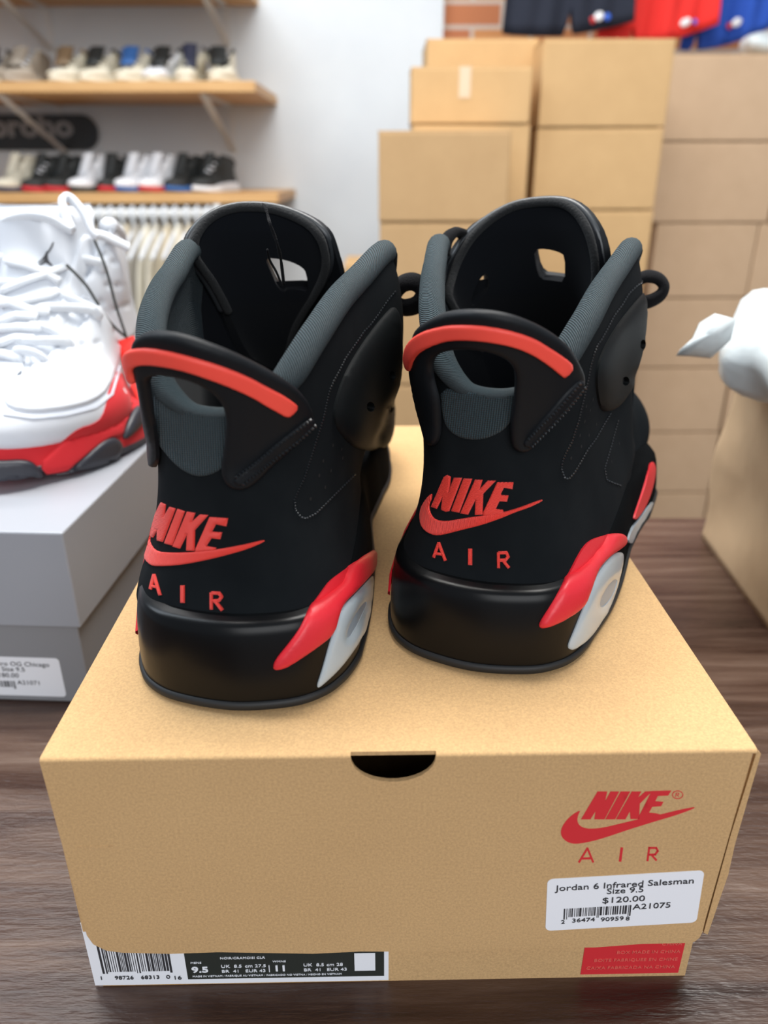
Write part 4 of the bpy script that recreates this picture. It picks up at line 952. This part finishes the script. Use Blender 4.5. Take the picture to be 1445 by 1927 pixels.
# tag body: a thin leaning plate
tg = [(715, 935, .560), (800, 905, .560), (828, 950, .555), (845, 1080, .545), (872, 1220, .535), (885, 1385, .525), (830, 1290, .528), (765, 1140, .540), (722, 1010, .555)]
fv = [at_y(x/3.2117, 350+y/3.2117, Y) for x, y, Y in tg]; nn_ = Vector((.25, .9, -.3)).normalized()*.0022
mesh('tag_body', fv+[p+nn_ for p in fv], [tuple(range(9)), tuple(range(17, 8, -1))]+[(i, (i+1) % 9, 9+(i+1) % 9, 9+i) for i in range(9)], M['redtag'], ht, world=True)
for pts in ([(400, 475, .525), (520, 600, .53), (620, 760, .54), (690, 850, .548), (765, 915, .553)], [(560, 300, .545), (640, 500, .545), (700, 720, .55), (765, 915, .553)]):
    pxtube('tag_cord', [(x/3.2117, 350+y/3.2117, Y) for x, y, Y in pts], .0010, M['cord'], ht, n=6)

# ------------------------------------------------------------------ paper bag with a white mailer on it
pb = thing('paper_bag', 'brown paper shopping bag standing at the right edge of the counter', 'bag', (.34, .53, 0))
def blob(name, ring_fn, nz, nr, material, parent, world=True):
    rows = [[ring_fn(i/nr, j/(nz-1)) for j in range(nz)] for i in range(nr)]
    return gridmesh(name, rows, material, parent, closed=True, caps=True, world=world)
def bagring(u, v):
    cs = [(.270, .452), (.279, .602), (.47, .615), (.47, .44)]
    k = u*4; i = int(k) % 4; f = k-int(k); a, b = Vector(cs[i]), Vector(cs[(i+1) % 4]); p = a.lerp(b, f)
    c = Vector((.37, .53)); out = (p-c).normalized()
    z = .158*v
    w_ = .004*math.sin(v*7+u*19)*math.sin(v*math.pi)+.005*math.sin(u*math.pi*8)*(.3+v*.5)*math.sin(3*v)
    crease = -.010*math.sin(math.pi*min(1, v*1.0))*(1 if 0 < f < 1 else 0)*math.sin(math.pi*f)
    p = p+out*(w_+crease*.15)+(c-p)*(.03*v)
    return Vector((p.x, p.y, z+(.004*math.sin(u*31) if v > .95 else 0)))
blob('bag_body', bagring, 26, 96, M['bag'], pb)
q = [Vector((.2705+.0005, .455, .02)), Vector((.279, .60, .02))]
mb = thing('poly_mailer', 'crumpled white poly mailer lying on top of the paper bag', 'mailer', (.36, .50, .155))
def mailring(u, v):
    a = 2*math.pi*u; rx, ry, rz = .125, .105, .034
    th_ = math.pi*v; s_ = math.sin(th_)**.55; cz_ = math.cos(th_)
    n_ = .06*math.sin(3*a+4*v)+.05*math.sin(7*a-6*v+1)+.03*math.sin(13*a+9*v)
    x = .352+rx*s_*math.cos(a)*(1+n_*.5); y = .505+ry*s_*math.sin(a)*(1+n_*.5)
    rg_ = abs(math.sin(x*46+y*31))*.008+abs(math.sin(x*23-y*55+1))*.009+abs(math.sin(x*90+y*12))*.003
    z = .184-rz*cz_*(1+n_)+(rg_-.006)*s_*(1 if cz_ < .2 else .3)
    return Vector((x, y, max(.1575+.002*math.sin(9*a), z-(.012 if x < .26 else 0))))
blob('mailer_body', mailring, 26, 72, M['poly'], mb)
# loose corner of the film sticking out towards the boxes
cf = [(1375, 640), (1340, 672), (1300, 668), (1275, 667), (1283, 655), (1305, 635), (1318, 606), (1345, 590), (1385, 600)]
cv = [at_y(x, y, .47+.012*math.sin(i*1.3)) for i, (x, y) in enumerate(cf)]
cc = sum(cv, Vector())/len(cv)+Vector((0, -.008, .004))
vs_ = cv+[cc]+[p+Vector((.001, .005, -.002)) for p in cv]+[cc+Vector((0, .006, 0))]
n9 = len(cv); fs_ = [(i, (i+1) % n9, n9) for i in range(n9)]+[(n9+1+(i+1) % n9, n9+1+i, 2*n9+1) for i in range(n9)]+[((i+1) % n9, i, n9+1+i, n9+1+(i+1) % n9) for i in range(n9)]
mesh('film_corner', vs_, fs_, M['poly'], mb, True, world=True)

# ------------------------------------------------------------------ stacked cartons
ORD = ['top', 'second', 'third', 'fourth', 'fifth', 'sixth', 'seventh', 'eighth']
def stack(x0, x1, y, dep, tops, bottom, where, group, mt='carton', tape=()):
    for i, zt in enumerate(tops):
        zb = tops[i+1] if i+1 < len(tops) else bottom
        jx = random.uniform(-.003, .003); c = thing('cardboard_box', f'{ORD[i]} brown carton of {where}' if i else f'topmost brown carton of {where}', 'box', ((x0+x1)/2+jx, y+dep/2, zb), (0, 0, random.uniform(-.012, .012)), group)
        w_ = x1-x0-.004; h_ = zt-zb-.0035
        bm = bmesh.new(); box_bm(bm, (0, 0, h_/2-.001), (w_, dep, h_-.002), 0, .0035); bmobj('carton_body', bm, M[mt], c)
        for s_ in (-1, 1):      # the two closed top flaps, a hair proud of the body
            bm = bmesh.new(); box_bm(bm, (0, s_*dep/4, h_-.001), (w_+.002, dep/2-.002, .003), 0, .001); bmobj('top_flap', bm, M[mt], c)
        if i in tape:
            bm = bmesh.new(); box_bm(bm, (-.015, -dep/2-.0006, h_-.030), (.026, .001, .062), 0); bmobj('packing_tape', bm, pm('tape', (.62, .46, .30), .12), c)
lad = lambda top, h, bot: [top-h*i for i in range(int((top-bot)/h+.6))]
FZ = FLOORZ
def fitl(top, h):
    n_ = max(1, round((top-FZ)/h)); return [top-(top-FZ)*i/n_ for i in range(n_)]
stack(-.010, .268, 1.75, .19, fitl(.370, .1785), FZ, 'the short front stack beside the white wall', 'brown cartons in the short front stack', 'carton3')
bt = [.505, .389]+[.389-.1813*i for i in range(1, 7)]
stack(.064, .338, 1.95, .14, bt, FZ, 'the stack just behind the front one, with tape on its front', 'brown cartons in the second stack', tape=(0,))
stack(.103, .374, 2.12, .25, fitl(.581, .1826), FZ, 'the stack peeking out rear left', 'brown cartons in the rear left stack')
stack(.360, .662, 2.0, .28, fitl(.5645, .1925), FZ, 'the tall centre stack', 'brown cartons in the centre stack')
et = [.569-.207*i for i in range(7)]
stack(.752, 1.088, 2.3, .30, et[:2], et[2], 'the wide right-hand stack below the blue shorts', 'brown cartons in the right stack', 'carton2')
stack(.770, 1.063, 2.3, .30, et[2:], FZ, 'the lower right-hand stack, counted under the two wide ones', 'brown cartons low in the right stack', 'carton2')
stack(1.094, 1.42, 2.3, .30, et[:2], et[2], 'the stack cut off by the right edge, upper part', 'brown cartons at the right edge', 'carton2')
stack(1.069, 1.36, 2.3, .30, et[2:], FZ, 'the stack cut off by the right edge, lower part', 'brown cartons low at the right edge', 'carton2')
stack(-.118, .15, 2.32, .28, fitl(.040, .23), FZ, 'the low stack seen between the two sneakers', 'brown cartons in the low stack', 'carton')

# ------------------------------------------------------------------ shorts on a rail
rail = struct_ = None
rl = tag(tube('garment_rail', [(.25, 2.75, 1.02), (1.45, 2.75, 1.02)], .0125, M['chrome']), 'steel rail above the cartons carrying the shorts', 'rail')
def shorts(px0, px1, pyl, pyr, Y, col, label, marks, slit):
    a = at_y(px0, pyl, Y); b = at_y(px1, pyr, Y); t_ = thing('shorts', label, 'shorts', ((a.x+b.x)/2, Y, 1.0), group='shorts hanging above the cartons')
    n_ = 48; vs = []
    for side, dy in ((0, 0), (1, .035)):
        for i in range(n_+1):
            u = i/n_; x = a.x+(b.x-a.x)*u; zb = a.z+(b.z-a.z)*u**1.6 - .012*math.sin(u*math.pi)
            if abs(u-slit) < .03: zb += .07*(1-abs(u-slit)/.03)
            for j in range(13):
                v = j/12; z = zb+(1.0-zb)*v; xs = x+(.5*(a.x+b.x)-x)*.12*v
                fold = .008*math.sin(u*17+v*2)*(1-v*.5)+.005*math.sin(u*31-v*3)
                vs.append((xs, Y+dy*math.sin(math.pi*min(1, max(0, u)))**.4+(fold if side == 0 else fold*.5), z))
    m_ = (n_+1)*13; f = grid_faces(n_+1, 13); fs = f+[tuple(m_+q_ for q_ in g_[::-1]) for g_ in f]
    for i in range(n_): fs += [(i*13, m_+i*13, m_+(i+1)*13, (i+1)*13)]
    mesh('cloth', vs, fs, CLO[col], t_, True, world=True)
    box('waistband', ((a.x+b.x)/2, Y+.012, 1.0), (abs(b.x-a.x)*.86, .03, .045), CLO[col], t_, bev=.006, world=True)
    for (mx_, my_, w_, h_, c_) in marks:
        p = at_y(mx_, my_, Y-.014); bm = bmesh.new(); bmesh.ops.create_uvsphere(bm, u_segments=10, v_segments=6, radius=1, matrix=Matrix.Translation(p) @ Matrix.Rotation(R(-20), 4, 'Y') @ Matrix.Diagonal((w_, .003, h_, 1)))
        bmobj('printed_emblem', bm, pm('mark_'+c_, {'r': (.5, .02, .02), 'w': (.8, .8, .82), 'b': (.03, .12, .6)}[c_]), t_, True, world=True)
shorts(944, 1192, 62, 40, 2.60, 'navy', 'black shorts hanging above the centre cartons', [(1115, 38, .008, .010, 'r'), (1127, 31, .015, .012, 'w'), (1143, 32, .010, .010, 'b')], .52)
shorts(1120, 1350, 85, 46, 2.66, 'red', 'bright red shorts hanging between the black and the blue pair', [(1290, 42, .018, .011, 'w'), (1308, 41, .007, .008, 'b')], .30)
shorts(1278, 1500, 92, 25, 2.72, 'blue', 'bright blue shorts hanging at the right above the cartons', [(1372, 49, .008, .010, 'r'), (1386, 42, .017, .012, 'w')], .15)
wp = thing('plastic_bag', 'small crumpled white plastic bag on the right-hand carton', 'bag', (1.12, 2.42, .569))
def wring(u, v):
    a = 2*math.pi*u; s_ = math.sin(math.pi*v)**.6; n_ = 1+.15*math.sin(3*a+5*v)+.10*math.sin(7*a)
    return Vector((1.10+.12*s_*math.cos(a)*n_, 2.44+.08*s_*math.sin(a)*n_, .5695+.028*(1-math.cos(math.pi*v))*n_))
blob('film', wring, 12, 30, M['poly'], wp)

# ------------------------------------------------------------------ wall shelves
K13 = 1.3
def zw(z): return CAM.z+(z-CAM.z)*K13
YF, YB = 2.60, WALLY
def shelf(zt, xr, label):
    t_ = thing('wall_shelf', label, 'shelf', (xr-1.0, (YF+YB)/2, zt-.03), group='pine shelves on the white wall')
    box('board', (xr-1.0, (YF+YB)/2, zt-.0145), (2.0, YB-YF, .029), M['pine'], t_, bev=.0015, world=True); return t_
sh2 = shelf(zw(.480), -.294*K13, 'upper pine shelf in full view, holding light low-top sneakers')
sh3 = shelf(zw(.2425), -.255*K13, 'lower pine shelf above the clothes rack, holding high-top sneakers')
sh1 = shelf(zw(.689)+.03, -.361*K13+.04, 'topmost pine shelf cut off by the top edge of the photo')
def bracket(px1, py1, px2, py2, par, zt):
    p2 = at_y(px2, py2, YB-.012); x = p2.x
    a = Vector((x, YF+.05, zt-.031)); rows = []
    o_ = Vector((.011, 0, 0)); vs = []; d = (p2-a).normalized(); n_ = Vector((0, -d.z, d.y))*.002
    for p in (a, p2): vs += [p-o_-n_, p+o_-n_, p+o_+n_, p-o_+n_]
    br = mesh('bracket', vs, [(0, 1, 2, 3), (7, 6, 5, 4), (0, 4, 5, 1), (1, 5, 6, 2), (2, 6, 7, 3), (3, 7, 4, 0)], M['white_metal'], par, world=True)
    box('bracket_arm', (x, (YF+YB)/2+.02, zt-.032), (.022, YB-YF-.06, .004), M['white_metal'], br, world=True)
    box('bracket_leg', (x, YB-.003, (zt+p2.z)/2-.02), (.022, .004, zt-p2.z), M['white_metal'], br, world=True)
bracket(45, 180, 122, 285, sh2, zw(.480)); bracket(400, 180, 440, 285, sh2, zw(.480))
bracket(30, 0, 97, 94, sh1, zw(.689)+.03); bracket(400, 0, 428, 84, sh1, zw(.689)+.03)
# sign on the wall
sgn = thing('wall_sign', 'black rounded sign with pale lettering on the wall below the upper shelf', 'sign', (-1.2, WALLY-.02, .3))
p0, p1 = at_y(-120, 283, WALLY-.02), at_y(178, 215, WALLY-.02)
SGM = Matrix.Translation((p0.x, WALLY-.018, p0.z)) @ FR; sw, shh = p1.x-p0.x, p1.z-p0.z
plate('sign_board', rrect(0, 0, sw, shh, shh*.48, 10), [], .016, Matrix.Translation((0, 0, 0)) @ SGM, mat('sign_black', (.018, .019, .018), .35), None)
so = bpy.data.objects['sign_board']; so.parent = sgn; so.matrix_parent_inverse = chain(sgn).inverted()
so = text('sign_lettering', 'outbroho', .100, SGM @ Matrix.Translation((sw*.08, shh*.40, .001)), mat('sign_grey', (.30, .30, .30), .5), None, th=.001, bold=.003, sx=1.2); so.parent = sgn; so.matrix_parent_inverse = chain(sgn).inverted()

# ------------------------------------------------------------------ small display sneakers
def mini(label, px, y, zt, yaw, cu, cs, cc, hi, group, S_=1, accent=None):
    p = at_y(px, 150, y); fr = Matrix.Identity(4)
    t_ = thing('display_sneaker', label, 'sneaker', (p.x, y, zt+.0005), (0, 0, yaw), group)
    g = sneaker(S_, fr, 1, 0, 22, 6, 16, 1.0 if hi else .78); off = Matrix.Translation((0, -.15, 0))
    sc_ = lambda r_: [[off @ q_ for q_ in a] for a in r_]
    gridmesh('sole', sc_(g['midrows']), pm('mini_'+cs[0], cs[1]), t_, closed=True, caps=True, uvs=False)
    gridmesh('upper', sc_(g['uprows']), pm('mini_'+cu[0], cu[1]), t_, uvs=False)
    pts = [off @ g['upper'](1 if i >= 0 else -1, abs(i)/8*6, 1.0, .002) for i in range(-8, 9)]
    tube('collar', pts, .008, pm('mini_'+cc[0], cc[1]), t_, n=6)
    zt_ = .15 if hi else .115
    tr = []
    for i in range(7):
        a = R(60)*(i/3-1); tr.append([off @ Vector((.030*math.sin(a), (.232-.055*v)-.03*(1-math.cos(a)), .060+(zt_-.055)*v)) for v in (0, .33, .66, 1, 1.02)])
    o_ = gridmesh('tongue', tr, pm('mini_'+cc[0], cc[1]), t_, uvs=False); sm = o_.modifiers.new('solid', 'SOLIDIFY'); sm.thickness = .006
    for k in (7.4, 8.2, 9.0):
        a, b = off @ g['upper'](-1, k, 1.0), off @ g['upper'](1, k, 1.0)
        tube('lace', [a, (a+b)/2+Vector((0, .006, .008)), b], .004, pm('mini_'+(accent or cu)[0], (accent or cu)[1]), t_, n=5)
    t_.scale = (.74 if hi else .88,)*3
    return t_
CREAM, WHT, BLK, TAU, NVY, BLU, REDC, BRN, GRY = ('cream', (.66, .62, .50)), ('white', (.78, .80, .84)), ('black', (.015, .018, .018)), ('taupe', (.36, .31, .25)), ('navy', (.03, .035, .07)), ('blue', (.03, .12, .35)), ('redm', (.55, .02, .03)), ('brown', (.20, .13, .07)), ('grey', (.25, .25, .27))
z2 = zw(.480); G2 = 'low-top sneakers on the upper shelf'
for px, cu, cs, cc, ac, hi, lb in ((-2, TAU, CREAM, BLK, GRY, 0, 'tan and dark low sneaker cut off at the left end of the upper shelf'), (55, TAU, TAU, TAU, WHT, 0, 'large taupe sneaker with white laces on the upper shelf'), (138, CREAM, CREAM, BRN, CREAM, 0, 'cream sneaker with a brown collar on the upper shelf'),
        (196, CREAM, CREAM, BLK, CREAM, 0, 'cream sneaker with a black collar on the upper shelf'), (258, CREAM, CREAM, BLU, CREAM, 0, 'cream sneaker with a blue collar on the upper shelf'), (317, WHT, CREAM, BLK, BLK, 0, 'white sneaker with a black tongue on the upper shelf'),
        (366, CREAM, CREAM, NVY, CREAM, 1, 'taller cream sneaker with a navy collar on the upper shelf'), (417, CREAM, CREAM, BLK, BLK, 0, 'small cream and black sneaker nearest the right end of the upper shelf')):
    mini(lb, px, YF+.19, z2, R(180+random.uniform(-10, 4)), cu, cs, cc, hi, G2, random.choice((-1, 1)), ac)
z3 = zw(.2425); G3 = 'high-top sneakers on the lower shelf'
for px, cu, cs, cc, ac, yaw, lb in ((10, CREAM, NVY, CREAM, CREAM, 130, 'cream high-top with a navy sole at the left end of the lower shelf'), (62, BLK, REDC, BLK, WHT, 132, 'black high-top with a red sole and white toe on the lower shelf'), (104, BLK, REDC, BLK, BLK, 125, 'all-black high-top with a red sole left of the white one on the lower shelf'),
        (152, WHT, BLK, WHT, WHT, 125, 'white high-top with a black sole on the lower shelf'), (196, BLK, REDC, BLK, BLK, 150, 'black and red high-top seen from the front on the lower shelf'), (240, WHT, BLU, WHT, WHT, 128, 'white high-top with a blue sole edge on the lower shelf'),
        (286, WHT, REDC, WHT, WHT, 125, 'white high-top with a red sole on the lower shelf'), (336, BLK, BLU, BLK, BLK, 135, 'black high-top with a blue sole on the lower shelf'), (388, BLK, WHT, BLK, WHT, 135, 'black high-top with white panels nearest the right end of the lower shelf')):
    mini(lb, px, YF+.20, z3, R(152 if yaw < 150 else 168), cu, cs, cc, 1, G3, -1, ac)

# ------------------------------------------------------------------ clothes rack under the lower shelf
YR = YF-.04; zr = at_y(200, 402, YR).z
rk = thing('clothes_rail', 'white wall-mounted clothes rail below the lower shelf', 'rail', (-1.0, YR, zr))
tube('rail_tube', [(-2.0, YR, zr), (-.50, YR, zr)], .014, M['white_metal'], rk, world=True, n=14)
for x in (-1.02, -.52): box('rail_bracket', (x, (YR+YB)/2, zr+.016), (.022, YB-YR, .006), M['white_metal'], rk, world=True)
for x in (-1.02, -.52): box('rail_hanger_strap', (x, YR, zr+.012), (.022, .006, .03), M['white_metal'], rk, world=True)
def hanger_at(x, first=[]):
    if not first:
        h = thing('clothes_hanger', 'white plastic hanger on the clothes rail', 'hanger', (x, YR, zr), (0, 0, 0), 'white hangers on the clothes rail')
        tube('hook', [(0, .020*math.cos(R(a)), .020*math.sin(R(a))) for a in range(-60, 200, 20)]+[(0, -.012, -.03), (0, 0, -.05)], .0045, M['wlace'], h, n=6)
        tube('shoulder_bar', [(0, -.2, -.115), (0, -.1, -.075), (0, 0, -.048), (0, .1, -.075), (0, .2, -.115)], .006, M['wlace'], h, n=6, res=14)
        first.append(h); return h
    o = first[0].copy(); COL.objects.link(o); o.location = (x, YR, zr)
    for ch in list(first[0].children):
        c = ch.copy(); COL.objects.link(c); c.parent = o
    return o
rr2 = random.Random(4)
for i in range(34):
    x = -1.62+i*.0335+rr2.uniform(-.0015, .0015); hanger_at(x)
    col = rr2.choice(['cream', 'ivory', 'white', 'ivory', 'cream', 'tan' if i < 30 else 'ivory', 'stone'])
    if i > 27: col = ['cream', 'ivory'][i % 2]
    ph = rr2.uniform(0, 6); hw = .20+rr2.uniform(-.01, .02); ln = .62+rr2.uniform(-.04, .05); th_ = .0095
    rows = []
    for k in range(26):
        a = 2*math.pi*k/26; r_ = []
        for j in range(10):
            v = j/9; w_ = hw*(.22+.78*min(1, v*5)**.6)*(1+.04*math.sin(ph+v*4)); z = -.050-.07*min(1, v*5)-ln*v
            z += .03*(1-abs(math.cos(a)))*(1-min(1, v*5))
            r_.append(Vector((th_*math.sin(a)*(1+.3*math.sin(v*9+ph))+.0025*math.sin(5*a+ph)*v+.002*math.sin(v*5+ph), w_*math.cos(a), z)))
        rows.append(r_)
    g_ = gridmesh('hanging_garment', rows, CLO[col], None, closed=True, caps=True, uvs=False)
    g_.location = (x, YR, zr); tag(g_, {'cream': 'cream', 'ivory': 'ivory', 'white': 'white', 'tan': 'tan', 'stone': 'pale stone-coloured'}[col]+' garment hanging in the row on the clothes rail', 'garment', col+' garments on the clothes rail')
